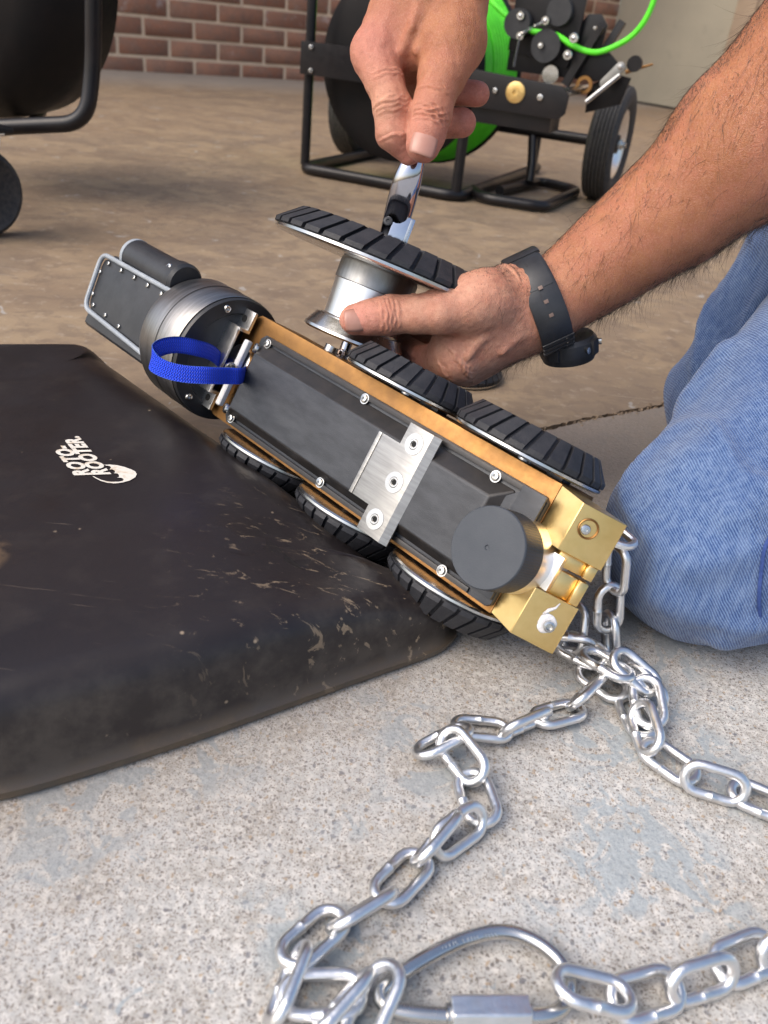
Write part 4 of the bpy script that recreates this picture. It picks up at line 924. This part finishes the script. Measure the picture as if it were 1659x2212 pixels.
# right hand (from above, pinching the tool)
wrR = pt(945, -150, .560); elR = np.array([.26, .78, .66])
armR = [(wrR, .0270, wrR * .75 + elR * .25, .031), (wrR * .75 + elR * .25, .031, wrR * .4 + elR * .6, .043), (wrR * .4 + elR * .6, .043, elR, .045)]
upR = [(elR, .045, (elR + shR) / 2, .050), ((elR + shR) / 2, .050, shR, .056)]
handR = [(wrR, .0260, pt(925, -20, .562), .0270), (pt(905, -60, .566), .0230, pt(812, 112, .557), .0155), (pt(925, -40, .575), .0240, pt(880, 120, .580), .0190), (pt(960, -40, .572), .0240, pt(950, 110, .582), .0190), (pt(985, -20, .555), .0230, pt(978, 95, .548), .0205), (pt(900, 20, .556), .0240, pt(905, 90, .558), .0200)]
indexR = [(pt(806, 118, .556), .0146, pt(832, 180, .551), .0130), (pt(832, 180, .551), .0122, pt(846, 228, .549), .0128), (pt(846, 228, .549), .0124, pt(850, 288, .553), .0116), (pt(850, 288, .553), .0114, pt(884, 332, .561), .0078)]
thumbR = [(pt(982, 85, .546), .0200, pt(955, 165, .541), .0160), (pt(955, 165, .541), .0152, pt(942, 205, .538), .0130), (pt(942, 205, .538), .0130, pt(932, 244, .536), .0134), (pt(932, 244, .536), .0130, pt(922, 285, .536), .0122), (pt(922, 285, .536), .0122, pt(915, 312, .537), .0114)]
middleR = [(pt(880, 125, .582), .0150, pt(890, 175, .590), .0115), (pt(890, 180, .590), .0108, pt(960, 196, .585), .0095), (pt(960, 196, .585), .0095, pt(1032, 203, .580), .0086)]
ringR = [(pt(905, 130, .592), .0140, pt(885, 240, .598), .0110), (pt(885, 245, .596), .0108, pt(940, 268, .590), .0102), (pt(940, 268, .590), .0102, pt(998, 265, .583), .0100)]
littleR = [(pt(940, 120, .598), .0130, pt(930, 190, .610), .0095), (pt(930, 190, .610), .0090, pt(990, 200, .606), .0080)]
# tendons, veins (thin welts on the hands)
def wpath(pl, r): return [(pt(*pl[i]), r, pt(*pl[i + 1]), r) for i in range(len(pl) - 1)]
veins = [wpath([(1080, 700, .574), (1040, 735, .577), (1010, 770, .583)], .0022), wpath([(1120, 650, .578), (1075, 690, .574), (1030, 700, .575)], .0020), wpath([(1130, 715, .582), (1085, 760, .584)], .002),
         wpath([(850, 0, .547), (835, 50, .545), (822, 95, .543)], .0024), wpath([(905, 0, .535), (890, 60, .536), (870, 110, .545)], .0022), wpath([(950, 20, .533), (930, 75, .535), (900, 110, .541)], .0018)]
torso = [(shL, .055, shR, .055), ((shL + shR) / 2 + V3(.03, 0, -.02), .06, (shL + shR) / 2 + V3(-.06, -.02, .14), .055)]
neckh = (shL + shR) / 2 + V3(-.06, -.02, .14)
def build_grid(vox, lo, hi, groups):
    g = SDF(lo, hi, vox); solve(g, groups); return g
hand_groups = [(armL, .012, .004), (handL, .014, .016), (thumbL, .004, .009), (indexL, .003, .006), (middleL, .003, .003), (ringL, .003, .002), (littleL, .003, .002),
               (armR, .012, .004), (handR, .014, .016), (indexR, .003, .007), (thumbR, .003, .007), (middleR, .003, .0025), (ringR, .003, .0018), (littleR, .003, .0018)]
hand_groups += [(v_, .002, .004) for v_ in veins]
far = [(upL, .02, .02), (upR, .02, .02), (torso, .03, .03)]
head_c = neckh + V3(-.05, -.02, .11)
headg = [([(neckh, .05, head_c + V3(.01, 0, -.06), .052)], .02, .03), ([(head_c + V3(.02, 0, .02), .082, head_c + V3(-.01, 0, .02), .080), (head_c + V3(-.03, 0, -.07), .045, head_c + V3(0, 0, -.02), .065)], .03, .02),
         ([(head_c + V3(-.085, 0, .0), .008, head_c + V3(-.105, 0, -.025), .011)], .01, .01), ([(head_c + V3(0, -.078, -.01), .018, head_c + V3(.002, -.082, .008), .018, ((0, 1, 0), 2.2))], .01, .004), ([(head_c + V3(0, .078, -.01), .018, head_c + V3(.002, .082, .008), .018, ((0, 1, 0), 2.2))], .01, .004), ([(head_c + V3(-.083, -.012, -.05), .005, head_c + V3(-.083, .012, -.05), .005)], .01, .004)]
VX = .0015
groups_all = hand_groups + far + headg
allp = np.array([c[0] for g_ in groups_all for c in g_[0]] + [c[2] for g_ in groups_all for c in g_[0]])
grid = build_grid(VX, allp.min(0) - .12, allp.max(0) + .12, groups_all) if False else None
# two resolutions would tear the skin, so one grid at 1.5 mm in float16-sized blocks
grid = SDF(allp.min(0) - .10, allp.max(0) + .10, VX); solve(grid, groups_all, pad=.022)
# skin creases cut into the surface at the joints
CREASES = []
def crease(c, n_dir, w_, depth, R_): CREASES.append((np.array(c), np.array(n_dir), w_, depth, R_))
def dirn(a, b): v = pt(*b) - pt(*a); return v / np.linalg.norm(v)
tdR = dirn((955, 165, .541), (915, 312, .537))
for yy, dp in ((236, .0007), (243, .0010), (252, .0009), (262, .0005), (228, .0004), (190, .0005)): crease(pt(935, yy, .525), tdR, .0009, dp, .014)
tdL = dirn((950, 674, .572), (768, 690, .562))
for xx, dp in ((836, .0009), (844, .0009), (852, .0007), (826, .0005), (862, .0004)): crease(pt(xx, 681, .560), tdL, .0009, dp, .013)
idR = dirn((832, 180, .551), (850, 288, .553))
for yy, dp in ((222, .0007), (231, .0007), (240, .0005), (214, .0004), (150, .0005), (160, .0005), (290, .0005)): crease(pt(842, yy, .540), idR, .0010, dp, .013)
idL = dirn((1110, 700, .59), (985, 778, .59))
for xx, yy in ((1000, 790), (1010, 802), (985, 775), (1022, 812), (960, 800)): crease(pt(xx, yy, .585), idL, .0010, .0006, .012)
cd_ = dirn((1130, 620, .59), (1000, 660, .58))
for xx, yy in ((1105, 600), (940, 652), (925, 655), (890, 655)): crease(pt(xx, yy, .578), cd_, .0011, .0007, .014)
pts, tri, quad = polygonise(grid)
grid.a = None
me = to_mesh('body', pts, tri, quad)
bm = bmesh.new(); bm.from_mesh(me)
HC = [(pt(880, 60, .55), .055), (pt(890, 200, .55), .05), (pt(900, 300, .55), .045), (pt(1100, 680, .59), .045), (pt(1010, 720, .59), .05), (pt(930, 700, .58), .045), (pt(820, 690, .565), .04)]
co_ = np.array([v.co[:] for v in bm.verts]); inn = np.zeros(len(co_), bool)
for c0_, r0_ in HC: inn |= np.linalg.norm(co_ - c0_, axis=1) < r0_
bm.verts.ensure_lookup_table(); ee = [e for e in bm.edges if inn[e.verts[0].index] and inn[e.verts[1].index]]
bmesh.ops.subdivide_edges(bm, edges=ee, cuts=1, use_grid_fill=True)
bmesh.ops.triangulate(bm, faces=[f for f in bm.faces if len(f.verts) > 4]); bm.normal_update()
for _ in range(1): bmesh.ops.smooth_vert(bm, verts=[v for v in bm.verts if v.index < 0 or True], factor=.5, use_axis_x=True, use_axis_y=True, use_axis_z=True)
bm.normal_update(); co_ = np.array([v.co[:] for v in bm.verts]); no_ = np.array([v.normal[:] for v in bm.verts])
disp = np.zeros(len(co_)); hd = np.min([np.linalg.norm(co_ - c0_, axis=1) / r0_ for c0_, r0_ in HC], axis=0); hw = np.clip(1.15 - hd, 0, .25) * 4
for c0_, nd, w_, dp, R_ in CREASES:
    e_ = co_ - c0_; t_ = e_ @ nd; r_ = np.linalg.norm(e_, axis=1); lat = e_ - t_[:, None] * nd
    wob = .0005 * np.sin(lat @ np.array([700., 500., -600.]) + dp * 9e3)
    g_ = np.clip(1 - r_ / R_, 0, 1) ** .5; disp += g_ * dp * (-1.7 * np.exp(-((t_ + wob) / w_) ** 2) + .45 * np.exp(-((np.abs(t_ + wob) - 2 * w_) / w_) ** 2))
disp += hw * (.00060 * vnoise(co_, 190, 31) + .00040 * vnoise(co_, 520, 32) + .00022 * vnoise(co_, 1300, 33)) + .0004 * vnoise(co_, 90, 34)
co_ = co_ + no_ * disp[:, None]
for v, q in zip(bm.verts, co_): v.co = q
bm.to_mesh(me); bm.free(); me.polygons.foreach_set('use_smooth', np.ones(len(me.polygons), bool)); me.update()
pts = np.zeros((len(me.vertices), 3), np.float32); me.vertices.foreach_get('co', pts.ravel()); pts = pts.astype(float)
# regional skin tone, stored per vertex: x = tan of the forearm, y = flush of the fingertips
armdir = (elbowL - wrL) / np.linalg.norm(elbowL - wrL); sarm = (pts - wrL) @ armdir
tan = 1 / (1 + np.exp(-(sarm - .012 + .02 * vnoise(pts, 60, 3)) / .012))
dL = np.min([np.linalg.norm(pts - pt(*q), axis=1) for q in ((768, 690, .562), (835, 705, .64), (815, 735, .655), (900, 778, .63))], 0)
dR = np.min([np.linalg.norm(pts - pt(*q), axis=1) for q in ((884, 335, .561), (915, 325, .537), (1030, 203, .58), (998, 265, .583), (806, 110, .55))], 0)
flush = np.exp(-(np.minimum(dL, dR) / .022) ** 2)
blot = .5 + .5 * vnoise(pts, 130, 5)
ca = me.color_attributes.new('skin_map', 'FLOAT_COLOR', 'POINT'); buf = np.ones((len(pts), 4), np.float32); buf[:, 0] = tan; buf[:, 1] = flush; buf[:, 2] = blot
ca.data.foreach_set('color', buf.ravel())
def m_skin():
    t = NT('skin'); v = t.coord(); at = t.n('ShaderNodeAttribute', attribute_name='skin_map').outputs['Color']; s_ = t.n('ShaderNodeSeparateColor', {0: at})
    n1 = t.noise(v, 55, 5, .6); n2 = t.noise(v, 260, 4, .65)
    hand = t.mix(t.ramp(n1, [(.35, 0.0), (.65, 1.0)]), (.64, .335, .225), (.50, .225, .145)); arm = t.mix(t.ramp(n1, [(.35, 0.0), (.65, 1.0)]), (.41, .165, .072), (.32, .115, .048))
    c = t.mix(s_.outputs[0], hand, arm); c = t.mix(t.math('MULTIPLY', s_.outputs[1], .7), c, (.60, .22, .175))
    c = t.mix(t.math('MULTIPLY', t.ramp(n2, [(.46, 0.0), (.68, 1.0)]), .42), c, (.36, .13, .085))
    c = t.mix(t.math('MULTIPLY', t.ramp(t.noise(v, 28, 4, .6, .8), [(.48, 0.0), (.62, 1.0)]), .30), c, (.50, .18, .12)); c = t.mix(t.ramp(t.noise(v, 900, 3, .6), [(.45, 0.0), (.8, .25)]), c, (.72, .45, .34))
    fr = t.math('MULTIPLY', t.ramp(t.voro(v, 260), [(.16, 1.0), (.28, 0.0)]), t.ramp(t.n('ShaderNodeSeparateColor', {0: t.voro(v, 260, out='Color')}).outputs[0], [(.84, 0.0), (.88, .45)]))
    c = t.mix(fr, c, (.30, .12, .07))
    t.P(Base_Color=c, Roughness=t.ramp(n2, [(.3, .40), (.7, .55)])); t.p.inputs['Specular IOR Level'].default_value = .42
    t.p.inputs['Subsurface Weight'].default_value = .18; t.p.inputs['Subsurface Radius'].default_value = (.006, .0022, .0012); t.p.inputs['Subsurface Scale'].default_value = .5
    cell = t.voro(t.n('ShaderNodeVectorMath', {0: v, 1: t.n('ShaderNodeVectorMath', {0: t.noise(v, 400, 2, out='Color'), 1: (.0012, .0012, .0012)}, operation='MULTIPLY').outputs[0]}, operation='ADD').outputs[0], 900, 'DISTANCE_TO_EDGE')
    h = t.math('ADD', t.math('MULTIPLY', t.ramp(cell, [(0.0, 0.0), (.25, 1.0)]), .6), t.math('ADD', t.math('MULTIPLY', n2, .9), t.math('MULTIPLY', n1, 1.4)))
    t.bump(h, .55, .0007); return t.m
MAT['skin'] = m_skin()
me.materials.append(MAT['skin'])
person = thing('person', 'person in blue jeans kneeling at the right, fitting a wheel with both hands, black watch', 'person')
link('body', me, person)
print('body verts', len(pts))
# fingernails
def nail(c, ldir, out, L_, Wd_):
    ldir = Vector(ldir).normalized(); out = Vector(out); out = (out - ldir * out.dot(ldir)).normalized(); sd_ = ldir.cross(out)
    b = B(); n_, m_ = 11, 9; vs = []
    for i in range(n_):
        u = i / (n_ - 1) * 2 - 1
        for j in range(m_):
            v = j / (m_ - 1) * 2 - 1
            hw = 1.0 - .10 * max(0, -u) ** 2 - .12 * max(0, u) ** 3; ll = u * (1 - .12 * v * v * (1 if u > 0 else 1.2))
            vs.append(Vector(c) + ldir * (ll * L_ / 2) + sd_ * (v * hw * Wd_ / 2) + out * (-(v * v) * Wd_ * .17 - max(0, u) ** 2 * L_ * .07 - max(0, -u) ** 2 * L_ * .03))
    fs = [(i * m_ + j, i * m_ + j + 1, (i + 1) * m_ + j + 1, (i + 1) * m_ + j) for i in range(n_ - 1) for j in range(m_ - 1)]
    b.add(vs, fs); o = part('fingernail', b, 'nail', person, 0); s_ = o.modifiers.new('s', 'SOLIDIFY'); s_.thickness = .0007; s_.offset = -1; return o
nR = -np.array(ray(916, 300)); nR /= np.linalg.norm(nR)
nail(pt(917, 308, .5245), tdR, nR + .05 * np.array(RT), .0160, .0165)
nL = -np.array(ray(770, 690)); nL /= np.linalg.norm(nL)
nail(pt(768, 691, .5650), tdL, nL - .12 * np.array(DN), .0150, .0150)

# forearm hair -----------------------------------------------------------
nor = np.zeros((len(me.vertices), 3), np.float32); me.vertex_normals.foreach_get('vector', nor.ravel()) if hasattr(me, 'vertex_normals') else me.vertices.foreach_get('normal', nor.ravel())
camv = CO - pts; camv /= np.linalg.norm(camv, axis=1)[:, None]
facing = (nor * camv).sum(1)
den = np.clip((sarm + .03) / .06, 0, 1) * (sarm < .42) * (sarm > -.03)
den = den * np.where(facing > -.5, 1, .2) * (.25 + .9 * np.clip(1 - np.abs(facing) * 1.15, 0, 1) + .9 * (nor[:, 2] < -.1))
on_arm = np.linalg.norm((pts - wrL) - sarm[:, None] * armdir, axis=1) < .075
den = den * on_arm
hl = np.exp(-(np.linalg.norm(pts - pt(1085, 655, .575), axis=1) / .018) ** 2) * .35 + np.exp(-(np.linalg.norm(pts - pt(1120, 745, .60), axis=1) / .02) ** 2) * .5
den = den + hl * (facing > -.3)
pr = den / den.sum(); NH = 26000
idx = rng.choice(len(pts), NH, p=pr); 
DNa, RTa = np.array(DN), np.array(RT)
p_ = pts[idx]; n_ = nor[idx].astype(float); N_ = len(idx)
L_ = rng.uniform(.007, .017, N_) * np.where(n_[:, 2] < 0, 1.15, .9) * np.where(sarm[idx] < 0, .8, 1)
d = -armdir * rng.uniform(-.1, .9, N_)[:, None] + n_ * rng.uniform(.35, .8, N_)[:, None] + DNa * rng.uniform(.1, .9, N_)[:, None] + rng.normal(size=(N_, 3)) * .28
d /= np.linalg.norm(d, axis=1)[:, None]; cv = rng.normal(size=(N_, 3)) * .5 - n_ * rng.uniform(.3, 1.0, N_)[:, None] + DNa * .3
r0 = rng.uniform(.00006, .00013, N_); s1 = np.cross(d, n_ + 1e-3); s1 /= np.linalg.norm(s1, axis=1)[:, None] + 1e-9; s2 = np.cross(d, s1)
K = 4; Vh = np.zeros((N_, K, 3, 3))
for k in range(K):
    t = k / (K - 1); q = p_ - n_ * .0005 + d * (L_ * t)[:, None] + cv * (L_ * .5 * t * t)[:, None]
    for j, a in enumerate((0, 2.094, 4.189)): Vh[:, k, j] = q + (s1 * math.cos(a) + s2 * math.sin(a)) * (r0 * (1 - .8 * t))[:, None]
base_f = np.array([(k * 3 + a, k * 3 + (a + 1) % 3, k * 3 + 3 + (a + 1) % 3, k * 3 + 3 + a) for k in range(K - 1) for a in range(3)])
Fh = (base_f[None] + (np.arange(N_) * K * 3)[:, None, None]).reshape(-1, 4); Vh = Vh.reshape(-1, 3)
hm = bpy.data.meshes.new('arm_hair'); hm.from_pydata(Vh.tolist(), [], Fh.tolist()); hm.materials.append(simple('arm_hair', (.035, .022, .015), (.06, .035, .02), .45))
o = link('arm_hair', hm, person); o['kind'] = 'stuff'

# watch ------------------------------------------------------------------
wc = pt(1160, 656, .6028); wa = (f0[0] - wh[0]); wa /= np.linalg.norm(wa)
wx = np.array(FW) - wa * (np.array(FW) @ wa); wx /= np.linalg.norm(wx); wy = np.cross(wa, wx)        # wy: across the arm in the picture
if wy @ np.array(DN) < 0: wy = -wy
MW = frame(Vector(wc), Vector(wx), Vector(wy), Vector(wa))
watch = thing('wristwatch', 'black digital sports watch with perforated resin strap on the left wrist', 'watch', MW)
def band(a0, a1, r_add, w_, th, n=40, skew=0.0):
    b = B(); vs = []; fs = []
    for i in range(n + 1):
        a = rad(a0 + (a1 - a0) * i / n); ex, ey = .0310 + r_add, .0340 + r_add
        c = Vector((ex * math.cos(a), ey * math.sin(a), skew * math.sin(a))); o_ = Vector((math.cos(a) / ex, math.sin(a) / ey, 0)).normalized()
        for (rr, ww) in ((0, -w_ / 2), (th * .7, -w_ / 2), (th, -w_ / 2 + .0015), (th, w_ / 2 - .0015), (th * .7, w_ / 2), (0, w_ / 2)): vs.append(c + o_ * rr + Vector((0, 0, ww)))
    for i in range(n):
        for j in range(6): fs.append((i * 6 + j, i * 6 + (j + 1) % 6, (i + 1) * 6 + (j + 1) % 6, (i + 1) * 6 + j))
    fs += [tuple(range(6)), tuple(n * 6 + j for j in reversed(range(6)))]
    return b.add(vs, fs)
part('strap', band(-250, 40, .0016, .0235, .0026, 60), 'black_plastic', watch)
part('strap_keeper', band(-128, -104, .0030, .0255, .0022, 8), 'black_plastic', watch)
part('strap_end', band(-175, -100, .0028, .0215, .0018, 16), 'black_plastic', watch)
def on_band(a, rr, z): 
    a = rad(a); ex, ey = .0310, .0340; return axis_frame((ex * math.cos(a) + rr * math.cos(a), ey * math.sin(a) + rr * math.sin(a), z), (math.cos(a) / ex, math.sin(a) / ey, 0), (0, 0, 1))
for a in (-205, -190, -175):
    part('strap_hole', B().box((-.0016, -.0013, 0), (.0016, .0013, .0004), on_band(a, .0053 if a > -178 else .0043, .0), bev=.0003), 'strap_hole', watch)
for i, a in enumerate((-240, -248, -257)):
    part('strap_ridge', B().box((-.012, -.0017, 0), (.012, .0017, .0020), on_band(a, .003, 0), bev=.0007), 'black_plastic', watch)
    part('ridge_dot', B().lathe([(.0007, 0), (.0007, .0003), (0, .0003)], 8, on_band(a, .0051, .006), caps=False), 'steel', watch)
cf_ = on_band(64, -.002, .013) @ Matrix.Rotation(rad(-14), 4, 'Y') @ Matrix.Diagonal((1, 1, 1.55, 1))
b = B(); b.lathe([(0, 0), (.0190, 0), (.0215, .002), (.0218, .007), (.0205, .0095), (.0190, .0118), (.0165, .0122), (.0160, .0112), (0, .0112)], 48, cf_, caps=False); part('watch_case', b, 'black_plastic', watch)
for i in range(4):
    a = rad(45 + 90 * i); b = B(); b.box((.0185, -.004, .001), (.0232, .004, .0085), cf_ @ Matrix.Rotation(a, 4, 'Z'), .0012); part('case_guard', b, 'black_plastic', watch)
b = B(); b.lathe([(0, .0113), (.0158, .0113), (.0158, .0116), (0, .0118)], 40, cf_, caps=False); part('watch_glass', b, 'chrome_dark', watch)
for i in (0, 1, 2, 3):
    a = rad(20 + 90 * i if i % 2 else -20 + 90 * i); b = B(); b.lathe([(.0016, 0), (.0016, .0245), (0, .0247)], 10, cf_ @ T(0, 0, .0045) @ Matrix.Rotation(a, 4, 'Z') @ Matrix.Rotation(rad(90), 4, 'Y'), caps=False); part('watch_button', b, 'steel', watch)
watch.parent = None

# ------------------------------------------------------------------ jeans and shirt (clothing of the person)
kn1 = np.array(G(1530, 1168, .062)); kn1[2] = .062
print('knee', kn1)
hipL = pt(2150, 480, .62); hipR = pt(2010, 350, .74)
print('hips', hipL, hipR)
kn2 = np.array(G(1605, 868, .062)); kn2[2] = .062
print('knee2', kn2)
ank1 = kn1 + V3(.40, .13, -.008); ank2 = kn2 + V3(.40, .13, -.008)
gj = [([(kn1, .061, kn1 + (hipL - kn1) * .35, .073), (kn1 + (hipL - kn1) * .35, .073, hipL, .100)], .03, .02),
      ([(kn1, .058, kn1 + (ank1 - kn1) * .4, .060), (kn1 + (ank1 - kn1) * .4, .060, ank1, .050)], .02, .035),
      ([(kn2, .061, kn2 + (hipR - kn2) * .4, .078), (kn2 + (hipR - kn2) * .4, .078, hipR, .105)], .03, .02),
      ([(kn2, .060, kn2 + (ank2 - kn2) * .4, .064), (kn2 + (ank2 - kn2) * .4, .064, ank2, .050)], .02, .03),
      ([(hipL, .11, hipR, .11), ((hipL + hipR) / 2, .14, (hipL + hipR) / 2 + V3(-.01, 0, .10), .13)], .05, .05)]
P_ = np.array([c[0] for g_ in gj for c in g_[0]] + [c[2] for g_ in gj for c in g_[0]])
g = SDF(P_.min(0) - .16, P_.max(0) + .16, .004); solve(g, gj, pad=.05)
def fold(a, b_, r, k):     # raised pull fold
    sl_, ax_ = g.region(np.minimum(a, b_), np.maximum(a, b_), .05); g.a[sl_] = smin(g.a[sl_], SDF.cone(ax_, a, r, b_, r * .6).astype(np.float32), k)
def onk(x, y, off):   # point on knee surface seen at pixel
    v = ray(x, y); v = v / np.linalg.norm(v); best = None
    for t in np.linspace(.3, 1.2, 900):
        q = CO + v * t
        i = np.round(q / g.vox).astype(int) - g.lo
        if (i >= 0).all() and (i < np.array(g.shape)).all() and g.a[tuple(i)] < 0: return q + v * off
    return None
for (x0, y0, x1, y1, r, k, of) in ((1640, 1180, 1632, 1330, .009, .010, .005), (1590, 1350, 1700, 1318, .010, .010, .006), (1560, 1100, 1659, 1010, .008, .012, .005), (1560, 1378, 1700, 1362, .006, .014, .004), (1500, 1215, 1610, 1190, .008, .012, .005), (1450, 1290, 1590, 1300, .005, .016, .004), (1600, 1110, 1659, 1080, .006, .018, .004), (1520, 1010, 1640, 900, .008, .03, .007), (1540, 700, 1620, 560, .007, .03, .006), (1490, 860, 1560, 760, .006, .02, .005)):
    qa, qb = onk(x0, y0, of), onk(x1, y1, of)
    if qa is not None and qb is not None: fold(qa, qb, r, k)
pj, tj, qj = polygonise(g)
n1_ = vnoise(pj, 28, 11) * .0034 + vnoise(pj, 75, 12) * .0022 - .0040 * np.exp(-(vnoise(pj * np.array([1, 1, 1.6]), 42, 15) / .10) ** 2)
c_ = pj.mean(0); 
mj = to_mesh('jeans', pj, tj, qj); nj = np.zeros((len(pj), 3), np.float32); mj.vertices.foreach_get('normal', nj.ravel())
pj2 = pj + nj * n1_[:, None] * np.clip(pj[:, 2:3] / .05, 0, 1); pj2[:, 2] = np.maximum(pj2[:, 2], .001)
mj.vertices.foreach_set('co', pj2.astype(np.float32).ravel()); mj.update()
def m_denim():
    t = NT('denim'); v = t.coord(); 
    # twill lines run diagonally across the leg; built in the plane facing the thigh
    e1 = tuple(np.array(RT)); e2 = tuple(-np.array(DN))
    u = t.n('ShaderNodeVectorMath', {0: v, 1: tuple(Vector((.62, .45, .64)).normalized())}, operation='DOT_PRODUCT').outputs['Value']
    w_ = t.n('ShaderNodeVectorMath', {0: v, 1: tuple(Vector((.60, -.80, -.02)).normalized())}, operation='DOT_PRODUCT').outputs['Value']
    jit = t.math('MULTIPLY', t.math('SUBTRACT', t.noise(v, 90, 3, .6), .5), .0022)
    tw = t.math('SINE', t.math('MULTIPLY', t.math('ADD', t.math('ADD', u, t.math('MULTIPLY', w_, .45)), jit), 6.283 / .00165))
    wf = t.math('SINE', t.math('MULTIPLY', t.math('ADD', w_, jit), 6.283 / .0011))
    k = t.math('ADD', t.math('MULTIPLY', tw, .35), t.math('MULTIPLY', t.noise(t.mapping(v, (1, 1, 1)), 620, 4, .7), .9))
    wash = t.noise(v, 9, 4, .6); slub = t.noise(t.mapping(v, (260, 260, 26), (0, .5, .6)), 1, 4, .6)
    c = t.mix(t.ramp(k, [(.20, 0.0), (.85, 1.0)]), (.028, .062, .185), (.165, .26, .45))
    c = t.mix(t.math('MULTIPLY', t.ramp(slub, [(.4, 0.0), (.7, 1.0)]), .35), c, (.30, .40, .57))
    c = t.mix(t.math('MULTIPLY', t.ramp(wash, [(.38, 1.0), (.62, 0.0)]), .50), c, (.035, .075, .20))
    t.P(Base_Color=c, Roughness=.9); t.p.inputs['Specular IOR Level'].default_value = .15; t.p.inputs['Sheen Weight'].default_value = .25
    t.bump(t.math('ADD', k, t.math('MULTIPLY', wf, .25)), .6, .0007); return t.m
MAT['denim'] = m_denim(); mj.materials.append(MAT['denim'])
jeans = link('jeans', mj, person)
MAT['seam'] = simple('seam_thread', (.035, .07, .24), (.02, .05, .18), .8, scale=400)
# outer seam down the lower leg, lying on the cloth
def seam(pl):
    q = [e for e in (onk(x, y, -.0012) for x, y in pl) if e is not None]; part('seam', B().tube(smooth_path(q, 4), .0012, 6), 'seam', person)
seam([(1668, 1150), (1652, 1185), (1645, 1230), (1640, 1290), (1642, 1335)])
# t-shirt, socks and boots complete the kneeling figure beyond the frame
mid = (hipL + hipR) / 2 + V3(-.01, 0, .10)
gs = SDF(np.array([.30, .35, .40]), np.array([1.05, 1.35, 1.10]), .008)
chest = (shL + shR) / 2 + V3(.03, 0, -.08)
solve(gs, [([(mid, .145, chest, .150, ((1, 0, 0), 1.25)), (shL + V3(0, .02, 0), .075, shR + V3(0, -.02, 0), .075)], .06, .02), ([(shL, .074, shL * .62 + elbowL * .38, .068)], .02, .03), ([(shR, .074, shR * .62 + elR * .38, .068)], .02, .03)], pad=.05)
a_, b_2, c_2 = polygonise(gs); ms = to_mesh('t_shirt', a_, b_2, c_2); ms.materials.append(simple('grey_cotton', (.16, .17, .19), (.12, .13, .15), .9, scale=20)); link('t_shirt', ms, person)
for an, kn in ((ank1, kn1), (ank2, kn2)):
    d = (an - kn); d[2] = 0; d /= np.linalg.norm(d); toe = an + d * .10 + V3(0, 0, -.005)
    b = B(); gb = SDF(np.minimum(an, toe) - .12, np.maximum(an, toe) + .12, .005); solve(gb, [([(an - d * .02, .045, an + d * .03, .046), (an + d * .03, .044, toe + d * .02, .034)], .03, .02)], pad=.04)
    a_, b_2, c_2 = polygonise(gb); a_[:, 2] = np.maximum(a_[:, 2], .004); mb = to_mesh('boot', a_, b_2, c_2); mb.materials.append(simple('boot_leather', (.09, .045, .025), (.06, .03, .018), .5, scale=30)); link('boot', mb, person)
hr = B(); bm = bmesh.new(); bmesh.ops.create_uvsphere(bm, u_segments=32, v_segments=20, radius=.094)
for q in list(bm.verts):
    q.co = Vector((q.co.x * 1.08 + .022, q.co.y, q.co.z * 1.02 + .028)) + Vector(head_c)
geo = [q for q in bm.verts if (q.co.x < head_c[0] - .045 and q.co.z < head_c[2] + .055) or q.co.z < head_c[2] - .03]
bmesh.ops.delete(bm, geom=geo, context='VERTS'); hr.bm(bm); part('hair', hr, simple('head_hair', (.12, .10, .09), (.2, .18, .16), .7, scale=90), person)
for s_e in (-1, 1):
    b = B(); bm = bmesh.new(); bmesh.ops.create_uvsphere(bm, u_segments=16, v_segments=10, radius=.012); bb_ = B().bm(bm, Matrix.Translation(Vector(head_c) + Vector((-.072, s_e * .030, .0)))); part('eye', bb_, 'white_plastic', person)
